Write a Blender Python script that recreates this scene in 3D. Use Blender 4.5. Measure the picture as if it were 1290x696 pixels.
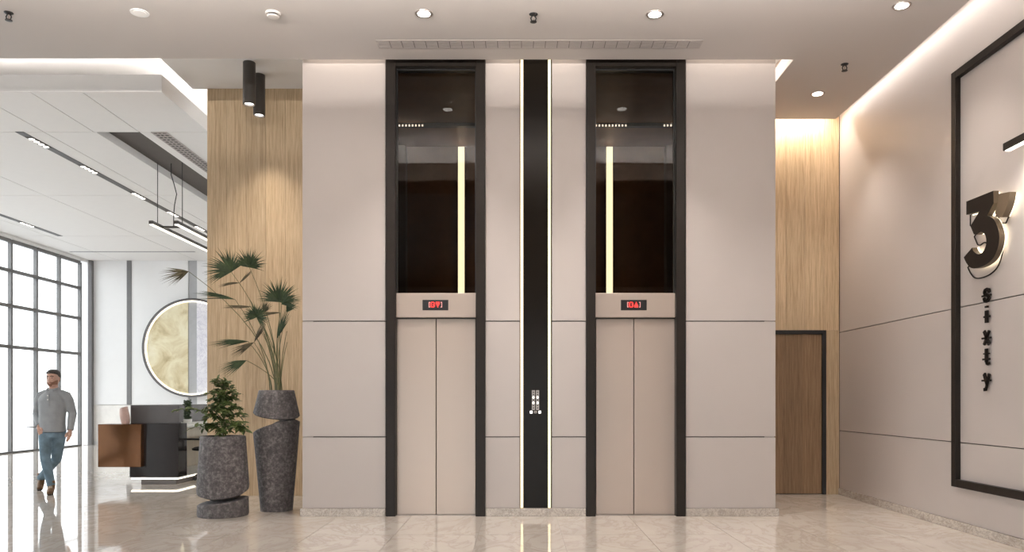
import bpy, bmesh, math, random
from mathutils import Vector, Matrix, Quaternion

for o in list(bpy.data.objects):
    bpy.data.objects.remove(o)
SC = bpy.context.scene
COL = SC.collection
PI = math.pi

# ------------------------------------------------------------------ camera
EYE = 1.30
F = 1000.0            # focal length in pixels of the 1290 x 696 frame
cam = bpy.data.cameras.new('camera')
cam.sensor_fit = 'HORIZONTAL'
cam.sensor_width = 36.0
cam.lens = 36.0 * F / 1290.0
cam.shift_x = -10.0 / 1290.0
cam.shift_y = 155.0 / 1290.0
cam.clip_start = 0.05
cam.clip_end = 300
camo = bpy.data.objects.new('camera', cam)
camo.location = (0, 0, EYE)
camo.rotation_euler = (PI / 2, 0, 0)
COL.objects.link(camo)
SC.camera = camo

# ------------------------------------------------------------------ world, exposure
w = bpy.data.worlds.new('overcast_sky')
w.use_nodes = True
w.node_tree.nodes['Background'].inputs[0].default_value = (0.93, 0.965, 1.0, 1)
w.node_tree.nodes['Background'].inputs[1].default_value = 1.9
SC.world = w
SC.view_settings.view_transform = 'Standard'
SC.view_settings.look = 'None'
SC.view_settings.gamma = 1.0
SC.view_settings.use_curve_mapping = False
SC.view_settings.exposure = 1.14
try:
    SC.cycles.use_denoising = True
    SC.cycles.max_bounces = 10
    SC.cycles.diffuse_bounces = 5
    SC.cycles.glossy_bounces = 4
    SC.cycles.transparent_max_bounces = 12
    SC.cycles.sample_clamp_indirect = 6.0
except Exception:
    pass


def area_light(name, loc, rot, sx, sy, power, color=(1, 1, 1), portal=False, spread=PI):
    l = bpy.data.lights.new(name, 'AREA')
    l.shape = 'RECTANGLE'
    l.size = sx
    l.size_y = sy
    l.energy = power
    l.color = color
    l.spread = spread
    if portal:
        l.cycles.is_portal = True
    o = bpy.data.objects.new(name, l)
    o.location = loc
    o.rotation_euler = rot
    COL.objects.link(o)
    return o


WARM = (1.0, 0.89, 0.77)
WARM2 = (1.0, 0.80, 0.58)
NEUT = (1.0, 0.945, 0.89)
# daylight enters through the glazing: portals only guide the sky's light
area_light('daylight_portal_side', (-12.35, 14.2, 2.55), (0, -PI / 2, 0), 5.1, 16.3, 1, portal=True)
area_light('daylight_portal_lobby', (-12.35, 1.0, 2.1), (0, -PI / 2, 0), 4.2, 9.0, 1, portal=True)
area_light('daylight_portal_entrance', (-2.0, -4.25, 1.5), (PI / 2, 0, 0), 9.0, 3.0, 1, portal=True)
# concealed cove strips inside the ceiling slots (light goes down the walls)
area_light('cove_strip_lift_wall_a', (-1.92, 8.72, 5.13), (0, 0, 0), 0.9, 0.04, 0.4, WARM)
area_light('cove_strip_lift_wall_b', (0.17, 8.72, 5.13), (0, 0, 0), 1.05, 0.04, 0.4, WARM)
area_light('cove_strip_lift_wall_c', (2.32, 8.72, 5.13), (0, 0, 0), 0.95, 0.04, 0.4, WARM)
area_light('cove_strip_lift_side', (2.905, 9.7, 5.17), (0, 0, 0), 0.06, 1.9, 3.5, WARM)
area_light('cove_strip_sign_wall', (4.25, 8.3, 5.17), (0, 0, 0), 0.05, 4.4, 4.5, NEUT)
area_light('cove_strip_back_wall', (3.6, 10.62, 5.17), (0, 0, 0), 1.1, 0.05, 10, WARM)
area_light('cove_strip_raft_front', (-8.3, 10.2, 5.46), (PI, 0, 0), 7.2, 0.06, 13, (1, 0.95, 0.9))
area_light('cove_strip_raft_side', (-4.66, 15.0, 5.46), (PI, 0, 0), 0.06, 9.6, 16, (1, 0.95, 0.9))


# unseen uplight added behind the soffit lip to brighten lobby ceiling and lift wall
area_light('added_cove_uplight', (-0.6, 5.72, 4.56), (PI * 0.975, 0, 0), 8.0, 0.08, 330, NEUT)


def spot(name, loc, target, power, color=NEUT, size=100, blend=0.6, radius=0.04):
    l = bpy.data.lights.new(name, 'SPOT')
    l.energy = power
    l.color = color
    l.spot_size = math.radians(size)
    l.spot_blend = blend
    l.shadow_soft_size = radius
    o = bpy.data.objects.new(name, l)
    o.location = loc
    d = Vector(target) - Vector(loc)
    o.rotation_euler = d.to_track_quat('-Z', 'Y').to_euler()
    COL.objects.link(o)
    return o


# ------------------------------------------------------------------ helpers
ORG = {}   # world origin of each object


def worg(o):
    return ORG.get(o.name, Vector((0, 0, 0))) if o else Vector((0, 0, 0))


def tag(o, label=None, cat=None, group=None, kind=None):
    if label: o['label'] = label
    if cat: o['category'] = cat
    if group: o['group'] = group
    if kind: o['kind'] = kind
    return o


def empty(name, loc, label=None, cat=None, group=None, kind=None):
    o = bpy.data.objects.new(name, None)
    o.empty_display_size = 0.1
    o.location = loc
    COL.objects.link(o)
    ORG[o.name] = Vector(loc)
    return tag(o, label, cat, group, kind)


def link(name, me, world_origin, parent=None):
    o = bpy.data.objects.new(name, me)
    COL.objects.link(o)
    ORG[o.name] = Vector(world_origin)
    if parent:
        o.parent = parent
    o.location = Vector(world_origin) - worg(parent)
    return o


def from_bm(name, bm, mat, parent=None, smooth=False):
    """verts are in world coordinates; the origin goes to the base of the bounding box"""
    bm.verts.ensure_lookup_table()
    xs = [v.co.x for v in bm.verts]; ys = [v.co.y for v in bm.verts]; zs = [v.co.z for v in bm.verts]
    org = Vector(((min(xs) + max(xs)) / 2, (min(ys) + max(ys)) / 2, min(zs)))
    bmesh.ops.translate(bm, verts=bm.verts, vec=-org)
    me = bpy.data.meshes.new(name)
    bm.to_mesh(me)
    bm.free()
    if smooth is True:
        for p in me.polygons: p.use_smooth = True
    elif smooth:
        for p in me.polygons: p.use_smooth = True
        try: me.set_sharp_from_angle(angle=math.radians(smooth))
        except Exception: pass
    for m in (mat if isinstance(mat, (list, tuple)) else [mat]):
        me.materials.append(m)
    return link(name, me, org, parent)


def bm_box(bm, x0, x1, y0, y1, z0, z1, bevel=0.0, seg=1, mi=0):
    t = bmesh.new()
    vs = [t.verts.new((x, y, z)) for z in (z0, z1) for y in (y0, y1) for x in (x0, x1)]
    for f in ((0, 2, 3, 1), (4, 5, 7, 6), (0, 1, 5, 4), (2, 6, 7, 3), (0, 4, 6, 2), (1, 3, 7, 5)):
        t.faces.new([vs[i] for i in f])
    if bevel > 0:
        bmesh.ops.bevel(t, geom=list(t.edges), offset=bevel, segments=seg, affect='EDGES', profile=0.5)
    for f in t.faces: f.material_index = mi
    merge(bm, t)


def merge(bm, t):
    me = bpy.data.meshes.new('tmp')
    t.to_mesh(me); t.free()
    bm.from_mesh(me)
    bpy.data.meshes.remove(me)


def box(name, x0, x1, y0, y1, z0, z1, mat, parent=None, bevel=0.0, seg=1):
    if x0 > x1: x0, x1 = x1, x0
    if y0 > y1: y0, y1 = y1, y0
    bm = bmesh.new()
    bm_box(bm, x0, x1, y0, y1, z0, z1, bevel, seg)
    return from_bm(name, bm, mat, parent)


def struct(o):
    o['kind'] = 'structure'
    return o


def frame_axes(d):
    d = d.normalized()
    up = Vector((0, 0, 1)) if abs(d.z) < 0.95 else Vector((1, 0, 0))
    a = d.cross(up).normalized()
    b = a.cross(d).normalized()
    return a, b


def bm_tube(bm, pts, r, n=8, caps=True, closed=False, r2=None):
    """tube along points; r a number or list; parallel-transported frame"""
    pts = [Vector(p) for p in pts]
    m = len(pts)
    rr = r if isinstance(r, (list, tuple)) else [r] * m
    rb = rr if r2 is None else r2
    rings = []
    a = None
    for i in range(m):
        if closed:
            d = pts[(i + 1) % m] - pts[i - 1]
        else:
            d = pts[min(i + 1, m - 1)] - pts[max(i - 1, 0)]
        d.normalize()
        if a is None:
            a, b = frame_axes(d)
        else:
            a = (a - d * a.dot(d)).normalized()
            b = a.cross(d).normalized()
        rings.append([bm.verts.new(pts[i] + a * rr[i] * math.cos(2 * PI * k / n) + b * rb[i] * math.sin(2 * PI * k / n)) for k in range(n)])
    for i in range(m if closed else m - 1):
        p, q = rings[i], rings[(i + 1) % m]
        for k in range(n):
            bm.faces.new((p[k], p[(k + 1) % n], q[(k + 1) % n], q[k]))
    if caps and not closed:
        bm.faces.new(rings[0][::-1]); bm.faces.new(rings[-1])
    return rings


def bm_rings(bm, rings, caps=True):
    vr = [[bm.verts.new(p) for p in r] for r in rings]
    n = len(vr[0])
    for i in range(len(vr) - 1):
        for k in range(n):
            bm.faces.new((vr[i][k], vr[i][(k + 1) % n], vr[i + 1][(k + 1) % n], vr[i + 1][k]))
    if caps:
        bm.faces.new(vr[0][::-1]); bm.faces.new(vr[-1])
    return vr


def bm_lathe(bm, cx, cy, prof, n=32, caps=True):
    return bm_rings(bm, [[Vector((cx + r * math.cos(2 * PI * k / n), cy + r * math.sin(2 * PI * k / n), z)) for k in range(n)] for r, z in prof], caps)


def lathe(name, cx, cy, prof, mat, parent=None, n=32, smooth=40):
    bm = bmesh.new()
    bm_lathe(bm, cx, cy, prof, n)
    bmesh.ops.recalc_face_normals(bm, faces=bm.faces)
    return from_bm(name, bm, mat, parent, smooth)


def tube(name, pts, r, mat, parent=None, n=8, closed=False):
    bm = bmesh.new()
    bm_tube(bm, pts, r, n, closed=closed)
    bmesh.ops.recalc_face_normals(bm, faces=bm.faces)
    return from_bm(name, bm, mat, parent, 50)


def px(u, v, Y):
    """point at depth Y that stands where the photograph shows pixel (u, v)"""
    return Vector(((u - 655.0) * Y / F, Y, EYE - (v - 503.0) * Y / F))


def ux(u, Y):
    return (u - 655.0) * Y / F


def vz(v, Y):
    return EYE - (v - 503.0) * Y / F


# ------------------------------------------------------------------ materials
def newmat(name):
    m = bpy.data.materials.new(name)
    m.use_nodes = True
    nt = m.node_tree
    b = nt.nodes['Principled BSDF']
    return m, nt, b


def setp(b, **k):
    for n, v in k.items():
        n = n.replace('_', ' ')
        if n in b.inputs:
            b.inputs[n].default_value = v


def c4(c):
    return (c[0], c[1], c[2], 1)


def coords(nt, scale=(1, 1, 1), kind='Object', rnd=False):
    tc = nt.nodes.new('ShaderNodeTexCoord')
    mp = nt.nodes.new('ShaderNodeMapping')
    mp.inputs['Scale'].default_value = scale
    nt.links.new(tc.outputs[kind], mp.inputs['Vector'])
    if rnd:
        oi = nt.nodes.new('ShaderNodeObjectInfo')
        mu = nt.nodes.new('ShaderNodeMath'); mu.operation = 'MULTIPLY'; mu.inputs[1].default_value = 57.0
        nt.links.new(oi.outputs['Random'], mu.inputs[0])
        cb = nt.nodes.new('ShaderNodeCombineXYZ')
        nt.links.new(mu.outputs[0], cb.inputs[0]); nt.links.new(mu.outputs[0], cb.inputs[1])
        nt.links.new(cb.outputs[0], mp.inputs['Location'])
    return mp.outputs['Vector']


def noise(nt, vec, scale, detail=4, rough=0.55, dist=0.0):
    n = nt.nodes.new('ShaderNodeTexNoise')
    n.inputs['Scale'].default_value = scale
    n.inputs['Detail'].default_value = detail
    n.inputs['Roughness'].default_value = rough
    n.inputs['Distortion'].default_value = dist
    nt.links.new(vec, n.inputs['Vector'])
    return n.outputs['Fac']


def ramp(nt, fac, stops):
    r = nt.nodes.new('ShaderNodeValToRGB')
    el = r.color_ramp.elements
    while len(el) < len(stops): el.new(0.5)
    for e, (p, c) in zip(el, stops):
        e.position = p; e.color = c4(c)
    nt.links.new(fac, r.inputs['Fac'])
    return r.outputs['Color']


def bump(nt, b, fac, strength=0.2, dist=0.01):
    n = nt.nodes.new('ShaderNodeBump')
    n.inputs['Strength'].default_value = strength
    n.inputs['Distance'].default_value = dist
    nt.links.new(fac, n.inputs['Height'])
    nt.links.new(n.outputs['Normal'], b.inputs['Normal'])


def mat_plain(name, c, rough=0.5, metal=0.0, var=0.05, scale=6.0, bmp=0.0, **k):
    """a procedural paint/plastic/metal: slight mottling of one colour"""
    m, nt, b = newmat(name)
    setp(b, Roughness=rough, Metallic=metal, **k)
    v = coords(nt)
    f = noise(nt, v, scale)
    col = ramp(nt, f, [(0.3, [x * (1 - var) for x in c]), (0.7, [min(1, x * (1 + var)) for x in c])])
    nt.links.new(col, b.inputs['Base Color'])
    if bmp: bump(nt, b, f, bmp, 0.004)
    return m


def mat_emit(name, c, s):
    m, nt, b = newmat(name)
    setp(b, Roughness=0.4)
    b.inputs['Base Color'].default_value = c4(c)
    b.inputs['Emission Color'].default_value = c4(c)
    b.inputs['Emission Strength'].default_value = s
    return m


def mat_wood(name, dark, mid, light, rough=0.45, scale=1.0):
    m, nt, b = newmat(name)
    setp(b, Roughness=rough)
    v = coords(nt, (26 * scale, 26 * scale, 0.8 * scale), rnd=True)
    f1 = noise(nt, v, 2.2, 8, 0.65, 0.6)
    c1 = ramp(nt, f1, [(0.28, dark), (0.5, mid), (0.74, light)])
    v2 = coords(nt, (90, 90, 2.5), rnd=True)
    f2 = noise(nt, v2, 2.0, 3, 0.6)
    mx = nt.nodes.new('ShaderNodeMixRGB'); mx.blend_type = 'MULTIPLY'; mx.inputs[0].default_value = 0.45
    c2 = ramp(nt, f2, [(0.35, (0.62, 0.55, 0.48)), (0.6, (1, 1, 1))])
    nt.links.new(c1, mx.inputs[1]); nt.links.new(c2, mx.inputs[2])
    oi = nt.nodes.new('ShaderNodeObjectInfo')
    hv = nt.nodes.new('ShaderNodeHueSaturation')
    mr = nt.nodes.new('ShaderNodeMapRange')
    mr.inputs['To Min'].default_value = 0.86; mr.inputs['To Max'].default_value = 1.1
    nt.links.new(oi.outputs['Random'], mr.inputs['Value'])
    nt.links.new(mr.outputs[0], hv.inputs['Value'])
    nt.links.new(mx.outputs[0], hv.inputs['Color'])
    nt.links.new(hv.outputs[0], b.inputs['Base Color'])
    bump(nt, b, f1, 0.15, 0.002)
    return m


def mat_marble(name, light, mid, vein, rough, scale=1.0, rnd=True, ior=1.5, cellvar=True):
    m, nt, b = newmat(name)
    setp(b, Roughness=rough, IOR=ior)
    v = coords(nt, (scale, scale * 0.55, scale), rnd=rnd)
    n1 = noise(nt, v, 1.3, 6, 0.6, 1.2)
    base = ramp(nt, n1, [(0.32, mid), (0.62, light)])
    n2 = noise(nt, v, 2.1, 7, 0.62, 2.2)
    # thin veins where n2 crosses 0.5
    s = nt.nodes.new('ShaderNodeMath'); s.operation = 'SUBTRACT'; s.inputs[1].default_value = 0.5
    a = nt.nodes.new('ShaderNodeMath'); a.operation = 'ABSOLUTE'
    nt.links.new(n2, s.inputs[0]); nt.links.new(s.outputs[0], a.inputs[0])
    vm = ramp(nt, a.outputs[0], [(0.0, (0.75, 0.75, 0.75)), (0.045, (0, 0, 0))])
    mx = nt.nodes.new('ShaderNodeMixRGB')
    nt.links.new(vm, mx.inputs[0]); nt.links.new(base, mx.inputs[1]); mx.inputs[2].default_value = c4(vein)
    nt.links.new(mx.outputs[0], b.inputs['Base Color'])
    return m


def mat_glass(name, tint=(1, 1, 1), refl=1.0, rough=0.0):
    """clear pane: transparent with fresnel reflection, lets daylight through"""
    m = bpy.data.materials.new(name); m.use_nodes = True
    nt = m.node_tree; nt.nodes.clear()
    out = nt.nodes.new('ShaderNodeOutputMaterial')
    t = nt.nodes.new('ShaderNodeBsdfTransparent'); t.inputs[0].default_value = c4(tint)
    g = nt.nodes.new('ShaderNodeBsdfGlossy'); g.inputs['Roughness'].default_value = rough
    fr = nt.nodes.new('ShaderNodeFresnel'); fr.inputs[0].default_value = 1.45
    mu = nt.nodes.new('ShaderNodeMath'); mu.operation = 'MULTIPLY'; mu.inputs[1].default_value = refl
    mx = nt.nodes.new('ShaderNodeMixShader')
    ge = nt.nodes.new('ShaderNodeNewGeometry')      # only the outer faces reflect (no total inner reflection)
    bf = nt.nodes.new('ShaderNodeMath'); bf.operation = 'SUBTRACT'; bf.inputs[0].default_value = 1.0
    nt.links.new(ge.outputs['Backfacing'], bf.inputs[1])
    mb = nt.nodes.new('ShaderNodeMath'); mb.operation = 'MULTIPLY'
    nt.links.new(fr.outputs[0], mu.inputs[0]); nt.links.new(mu.outputs[0], mb.inputs[0])
    nt.links.new(bf.outputs[0], mb.inputs[1]); nt.links.new(mb.outputs[0], mx.inputs[0])
    nt.links.new(t.outputs[0], mx.inputs[1]); nt.links.new(g.outputs[0], mx.inputs[2])
    nt.links.new(mx.outputs[0], out.inputs[0])
    return m


M = {}
M['panel'] = mat_plain('taupe_wall_panel', (0.52, 0.465, 0.435), 0.38, var=0.012, scale=1.5)
M['seam'] = mat_plain('dark_seam', (0.10, 0.085, 0.075), 0.6)
M['ceil'] = mat_plain('ceiling_paint', (0.525, 0.485, 0.46), 0.75, var=0.01, scale=1.0)
M['white'] = mat_plain('white_paint', (0.80, 0.79, 0.78), 0.6, var=0.01)
M['raft'] = mat_plain('reception_ceiling_paint', (0.76, 0.735, 0.715), 0.65, var=0.01)
M['soffit'] = mat_plain('added_soffit_bronze', (0.045, 0.036, 0.03), 0.45, var=0.1)  # for the added soffit, dark for its reflection in the lift glass
M['frame'] = mat_plain('black_bronze_frame', (0.020, 0.0155, 0.0125), 0.4, 0.0, var=0.1, Specular_IOR_Level=0.18)
M['black'] = mat_plain('black_satin', (0.012, 0.011, 0.011), 0.35)
M['blackgl'] = mat_plain('black_gloss_panel', (0.009, 0.0065, 0.0045), 0.25, Specular_IOR_Level=0.12)
M['steel'] = mat_plain('champagne_steel', (0.47, 0.385, 0.325), 0.36, 0.35, var=0.01, scale=1.2)
M['oak'] = mat_wood('oak_veneer', (0.41, 0.285, 0.165), (0.60, 0.45, 0.285), (0.72, 0.56, 0.375))
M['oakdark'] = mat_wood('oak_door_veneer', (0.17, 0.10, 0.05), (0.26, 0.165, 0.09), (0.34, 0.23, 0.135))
M['tile'] = mat_marble('polished_marble_tile', (0.74, 0.665, 0.595), (0.66, 0.585, 0.515), (0.57, 0.49, 0.42), 0.045, 0.75, ior=1.8)
M['skirt'] = mat_marble('marble_skirting', (0.60, 0.54, 0.48), (0.46, 0.40, 0.35), (0.30, 0.25, 0.21), 0.25, 5.0)
M['grout'] = mat_plain('tile_grout', (0.28, 0.25, 0.22), 0.8)
M['mull'] = mat_plain('grey_window_metal', (0.17, 0.165, 0.165), 0.45, 0.1)
M['winglass'] = mat_glass('window_glass', (0.97, 0.985, 0.98))
M['darkglass'] = mat_glass('smoked_glass', (0.56, 0.52, 0.48), 1.0)
M['shaft'] = mat_plain('dark_shaft_panel', (0.32, 0.165, 0.08), 0.5, var=0.15)
M['reflectgrey'] = mat_plain('reflected_pier', (0.22, 0.19, 0.18), 0.5, var=0.1)  # tone of the pale bands reflected in the smoked glass
M['led'] = mat_emit('warm_led', (1.0, 0.83, 0.50), 0.56)
M['ledreflect'] = mat_emit('reflected_led', (1.0, 0.88, 0.64), 2.0)  # glow of the strips reflected in the smoked glass
M['leddesk'] = mat_emit('desk_led', (1.0, 0.92, 0.76), 1.2)
M['ledwhite'] = mat_emit('white_led', (1.0, 0.93, 0.84), 1.8)
M['lamp'] = mat_emit('lamp_disc', (1.0, 0.95, 0.88), 3.5)
M['lampoff'] = mat_plain('unlit_diffuser', (0.85, 0.83, 0.81), 0.4)
M['red'] = mat_emit('red_segment', (1.0, 0.035, 0.03), 0.8)
M['pinkseg'] = mat_emit('pale_segment', (0.75, 0.36, 0.33), 0.2)
M['halo'] = mat_emit('sign_backlight', (1.0, 0.88, 0.66), 1.3)
M['signblack'] = mat_plain('sign_black_metal', (0.012, 0.009, 0.0075), 0.45, Specular_IOR_Level=0.15)
M['signside'] = mat_plain('sign_return_bronze', (0.13, 0.095, 0.06), 0.4, 0.2)
M['chrome'] = mat_plain('button_chrome', (0.36, 0.31, 0.28), 0.35, 0.6)
M['glow'] = mat_emit('button_glow', (1, 0.95, 0.88), 1.5)
M['cyl'] = mat_plain('dark_grey_lamp_metal', (0.085, 0.075, 0.068), 0.38, 0.5)
M['grille'] = mat_plain('grille_paint', (0.42, 0.38, 0.36), 0.6)
M['bronze'] = mat_plain('bronze_lacquer', (0.15, 0.062, 0.022), 0.22, 0.55, var=0.15, scale=1.5)
M['deskdark'] = mat_plain('dark_gloss_lacquer', (0.026, 0.020, 0.019), 0.15, 0.0, Specular_IOR_Level=0.3)
M['deskgrey'] = mat_plain('grey_lacquer', (0.10, 0.088, 0.085), 0.25)
M['cream'] = mat_plain('cream_laminate', (0.70, 0.61, 0.49), 0.5)
M['deskwhite'] = mat_plain('desk_white', (0.82, 0.79, 0.75), 0.35)
M['pink'] = mat_plain('pink_clay', (0.62, 0.42, 0.36), 0.6, var=0.12, scale=12)
M['chair'] = mat_plain('black_plastic', (0.012, 0.012, 0.013), 0.45)
M['recess'] = mat_plain('dark_recess_panel', (0.075, 0.060, 0.05), 0.6)
M['track'] = mat_plain('dark_track', (0.05, 0.042, 0.038), 0.5)
M['smoke'] = mat_plain('detector_plastic', (0.62, 0.58, 0.55), 0.5)
M['paving'] = mat_plain('outdoor_paving', (0.62, 0.62, 0.63), 0.8, var=0.06, scale=0.6)


def mat_concrete():
    m, nt, b = newmat('mottled_grey_concrete')
    setp(b, Roughness=0.75)
    v = coords(nt, rnd=True)
    f = noise(nt, v, 26, 8, 0.75)
    g = noise(nt, v, 7, 4, 0.6)
    c = ramp(nt, f, [(0.30, (0.035, 0.032, 0.033)), (0.5, (0.11, 0.10, 0.10)), (0.70, (0.29, 0.265, 0.265))])
    c2 = ramp(nt, g, [(0.3, (0.72, 0.7, 0.7)), (0.7, (1, 1, 1))])
    mx = nt.nodes.new('ShaderNodeMixRGB'); mx.blend_type = 'MULTIPLY'; mx.inputs[0].default_value = 1
    nt.links.new(c, mx.inputs[1]); nt.links.new(c2, mx.inputs[2])
    nt.links.new(mx.outputs[0], b.inputs['Base Color'])
    bump(nt, b, f, 0.6, 0.006)
    return m


M['concrete'] = mat_concrete()


def mat_moon():
    m, nt, b = newmat('moon_relief_print')
    setp(b, Roughness=0.45)
    v = coords(nt)
    f = noise(nt, v, 1.5, 7, 0.6, 0.7)
    c = ramp(nt, f, [(0.28, (0.40, 0.30, 0.15)), (0.44, (0.66, 0.55, 0.33)), (0.56, (0.80, 0.72, 0.50)), (0.75, (0.88, 0.82, 0.64))])
    vo = nt.nodes.new('ShaderNodeTexVoronoi'); vo.inputs['Scale'].default_value = 2.6
    nt.links.new(v, vo.inputs['Vector'])
    c2 = ramp(nt, vo.outputs['Distance'], [(0.10, (0.80, 0.76, 0.68)), (0.26, (1, 1, 1))])
    mx = nt.nodes.new('ShaderNodeMixRGB'); mx.blend_type = 'MULTIPLY'; mx.inputs[0].default_value = 0.8
    nt.links.new(c, mx.inputs[1]); nt.links.new(c2, mx.inputs[2])
    nt.links.new(mx.outputs[0], b.inputs['Base Color'])
    bump(nt, b, f, 0.4, 0.03)
    return m


M['moon'] = mat_moon()
M['marblewhite'] = mat_marble('pale_marble_slab', (0.84, 0.82, 0.86), (0.74, 0.72, 0.78), (0.6, 0.58, 0.66), 0.3, 1.4, rnd=False)


def mat_leaf(name, a, b_):
    m, nt, b = newmat(name)
    setp(b, Roughness=0.5)
    v = coords(nt)
    f = noise(nt, v, 14, 3)
    nt.links.new(ramp(nt, f, [(0.3, a), (0.7, b_)]), b.inputs['Base Color'])
    return m


M['palm'] = mat_leaf('palm_green', (0.016, 0.034, 0.010), (0.050, 0.082, 0.026))
M['palmdry'] = mat_leaf('palm_brown_green', (0.07, 0.055, 0.025), (0.13, 0.105, 0.05))
M['stem'] = mat_leaf('palm_stem', (0.09, 0.10, 0.035), (0.17, 0.15, 0.06))
M['shrub'] = mat_leaf('shrub_green', (0.03, 0.06, 0.012), (0.12, 0.15, 0.035))
M['soil'] = mat_plain('soil', (0.03, 0.022, 0.016), 0.95, var=0.4, scale=40)
M['skin'] = mat_plain('skin', (0.55, 0.33, 0.25), 0.5, var=0.05, scale=20)
M['hair'] = mat_plain('dark_brown_hair', (0.035, 0.024, 0.018), 0.6, var=0.3, scale=60)
M['beard'] = mat_plain('reddish_beard', (0.23, 0.11, 0.065), 0.7, var=0.25, scale=80)
M['shirt'] = mat_plain('grey_cotton', (0.31, 0.32, 0.33), 0.85, var=0.08, scale=11, bmp=0.8)
M['shirtin'] = mat_plain('collar_lining', (0.06, 0.07, 0.09), 0.85)
M['jeans'] = mat_plain('blue_denim', (0.13, 0.195, 0.245), 0.85, var=0.35, scale=7, bmp=0.3)
M['boot'] = mat_plain('brown_leather', (0.17, 0.085, 0.035), 0.55, var=0.2, scale=20)
M['sole'] = mat_plain('boot_sole', (0.05, 0.032, 0.02), 0.8)
M['belt'] = mat_plain('dark_belt', (0.02, 0.022, 0.03), 0.5)
M['eye'] = mat_plain('eye_dark', (0.02, 0.015, 0.012), 0.3)

# ------------------------------------------------------------------ structure
CEIL = 5.0
XR = 4.35       # sign wall
XL = -12.1      # glazed side
YB = 22.4       # reception back wall
YW = 10.66      # oak wall beside the lifts
YD = 10.8       # oak wall with the door
YP = 8.80       # lift wall panels
YE = -4.0       # added entrance glazing behind the viewer
XB0, XB1 = -2.41, 2.83   # lift core

ground = struct(box('ground', -70, 60, -60, 80, -0.4, -0.12, M['paving']))
floor = struct(box('floor', XL - 0.25, XR + 0.2, YE - 0.25, YB + 0.25, -0.12, -0.0045, M['grout']))
# marble slabs 0.8 x 1.6 m, each one a piece; the ones that show largest are single objects
TW, TL, GAP = 0.8, 1.6, 0.005
slab_me = None
xs = []
x = 0.4 - 16 * TW
while x < XR + 0.1:
    xs.append(x); x += TW
rows = [7.6 + TL * k for k in range(-8, 10)]
stuff_bm = bmesh.new()


def slab_mesh(dx, dy):
    bm = bmesh.new()
    bm_box(bm, -dx / 2, dx / 2, -dy / 2, dy / 2, -0.006, 0.0)
    me = bpy.data.meshes.new('floor_tile')
    bm.to_mesh(me); bm.free()
    me.materials.append(M['tile'])
    return me


cache = {}
for yy in rows:
    y0 = max(yy, YE - 0.2); y1 = min(yy + TL, YB)
    if y1 - y0 < 0.02: continue
    for xx in xs:
        x0 = max(xx, XL - 0.02); x1 = min(xx + TW, XR + 0.02)
        if x1 - x0 < 0.02: continue
        # hidden under the lift core
        if y0 > 9.0 and x0 > XB0 + 0.05 and x1 < XB1 - 0.05: continue
        if y0 > 11.3 and x0 > -4.2: continue
        dx, dy = x1 - x0 - GAP, y1 - y0 - GAP
        cx, cy = (x0 + x1) / 2, (y0 + y1) / 2
        if y1 > 5.9:
            key = (round(dx, 3), round(dy, 3))
            if key not in cache: cache[key] = slab_mesh(dx, dy)
            link('floor_tile', cache[key], (cx, cy, 0.0), floor)
        else:
            bm_box(stuff_bm, cx - dx / 2, cx + dx / 2, cy - dy / 2, cy + dy / 2, -0.006, 0.0)
so = from_bm('floor_tile_field', stuff_bm, M['tile'], floor)
so['kind'] = 'stuff'

struct(box('roof', XL - 0.3, XR + 0.3, YE - 0.3, YB + 0.3, 5.75, 5.95, M['white']))
# lobby ceiling, with its slots
cl = struct(box('ceiling', XL, 4.17, 5.3, 8.62, CEIL, CEIL + 0.25, M['ceil']))
box('ceiling_strip', -2.41, 4.17, 8.62, 8.645, CEIL, CEIL + 0.25, M['ceil'], cl)
box('ceiling_side_panel', 2.98, 4.17, 8.645, 10.48, CEIL, CEIL + 0.25, M['ceil'], cl)
box('slot_cover', -2.41, 2.98, 8.645, 8.84, CEIL + 0.2, CEIL + 0.25, M['white'], cl)
box('slot_cover', 2.83, 2.98, 8.645, 10.8, CEIL + 0.2, CEIL + 0.25, M['white'], cl)
box('slot_cover', 4.17, 4.35, 5.9, 10.8, CEIL + 0.2, CEIL + 0.25, M['white'], cl)
box('slot_cover', 2.98, 4.17, 10.48, 10.8, CEIL + 0.2, CEIL + 0.25, M['white'], cl)
# bulkhead closing the plenum above the lobby ceiling towards the raised well
struct(box('ceiling_bulkhead', XL, XB0, 8.52, 8.62, CEIL + 0.25, 5.75, M['white']))
# unseen soffit added over the entrance half, keeps the lift glass reflection dark
sf = struct(box('added_soffit', XL, XR, YE, 5.9, 4.36, 4.50, M['soffit']))
box('added_soffit_lip', XL, XR, 5.84, 5.9, 4.5, 4.56, M['soffit'], sf)
box('added_cove_back', XL, XR, 5.22, 5.3, 4.5, 5.75, M['soffit'], sf)
# raised ceiling over the cylinder lamps
struct(box('ceiling_well', -4.4, XB0, 8.62, YW + 0.02, 5.47, 5.75, M['white']))

# ---- walls
wr = struct(box('wall_right', XR + 0.028, XR + 0.2, YE, YD + 0.3, 0, 5.75, M['seam']))
ZS = [0.088, 0.868, 2.205, 5.3]
for i in range(3):
    z0 = ZS[i] + (0.005 if i else 0); z1 = ZS[i + 1] - 0.005
    for (y0, y1) in ((YE, 1.2), (1.2, 5.9), (5.9, YD)):
        box('wall_panel', XR, XR + 0.03, y0, y1, z0, z1, M['panel'], wr, 0.0015)
bo = struct(box('baseboard_right', XR - 0.02, XR + 0.03, YE, YD, 0, 0.086, M['skirt'], None, 0.003))

# lobby wall behind the viewer, its glazing added to let daylight in
wf = struct(box('wall_entrance', XL, XR, YE - 0.2, YE, 3.0, 5.75, M['panel']))
box('wall_pier', XL, -6.5, YE - 0.2, YE, 0, 3.0, M['panel'], wf)
box('wall_pier', 2.5, XR, YE - 0.2, YE, 0, 3.0, M['panel'], wf)
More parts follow.
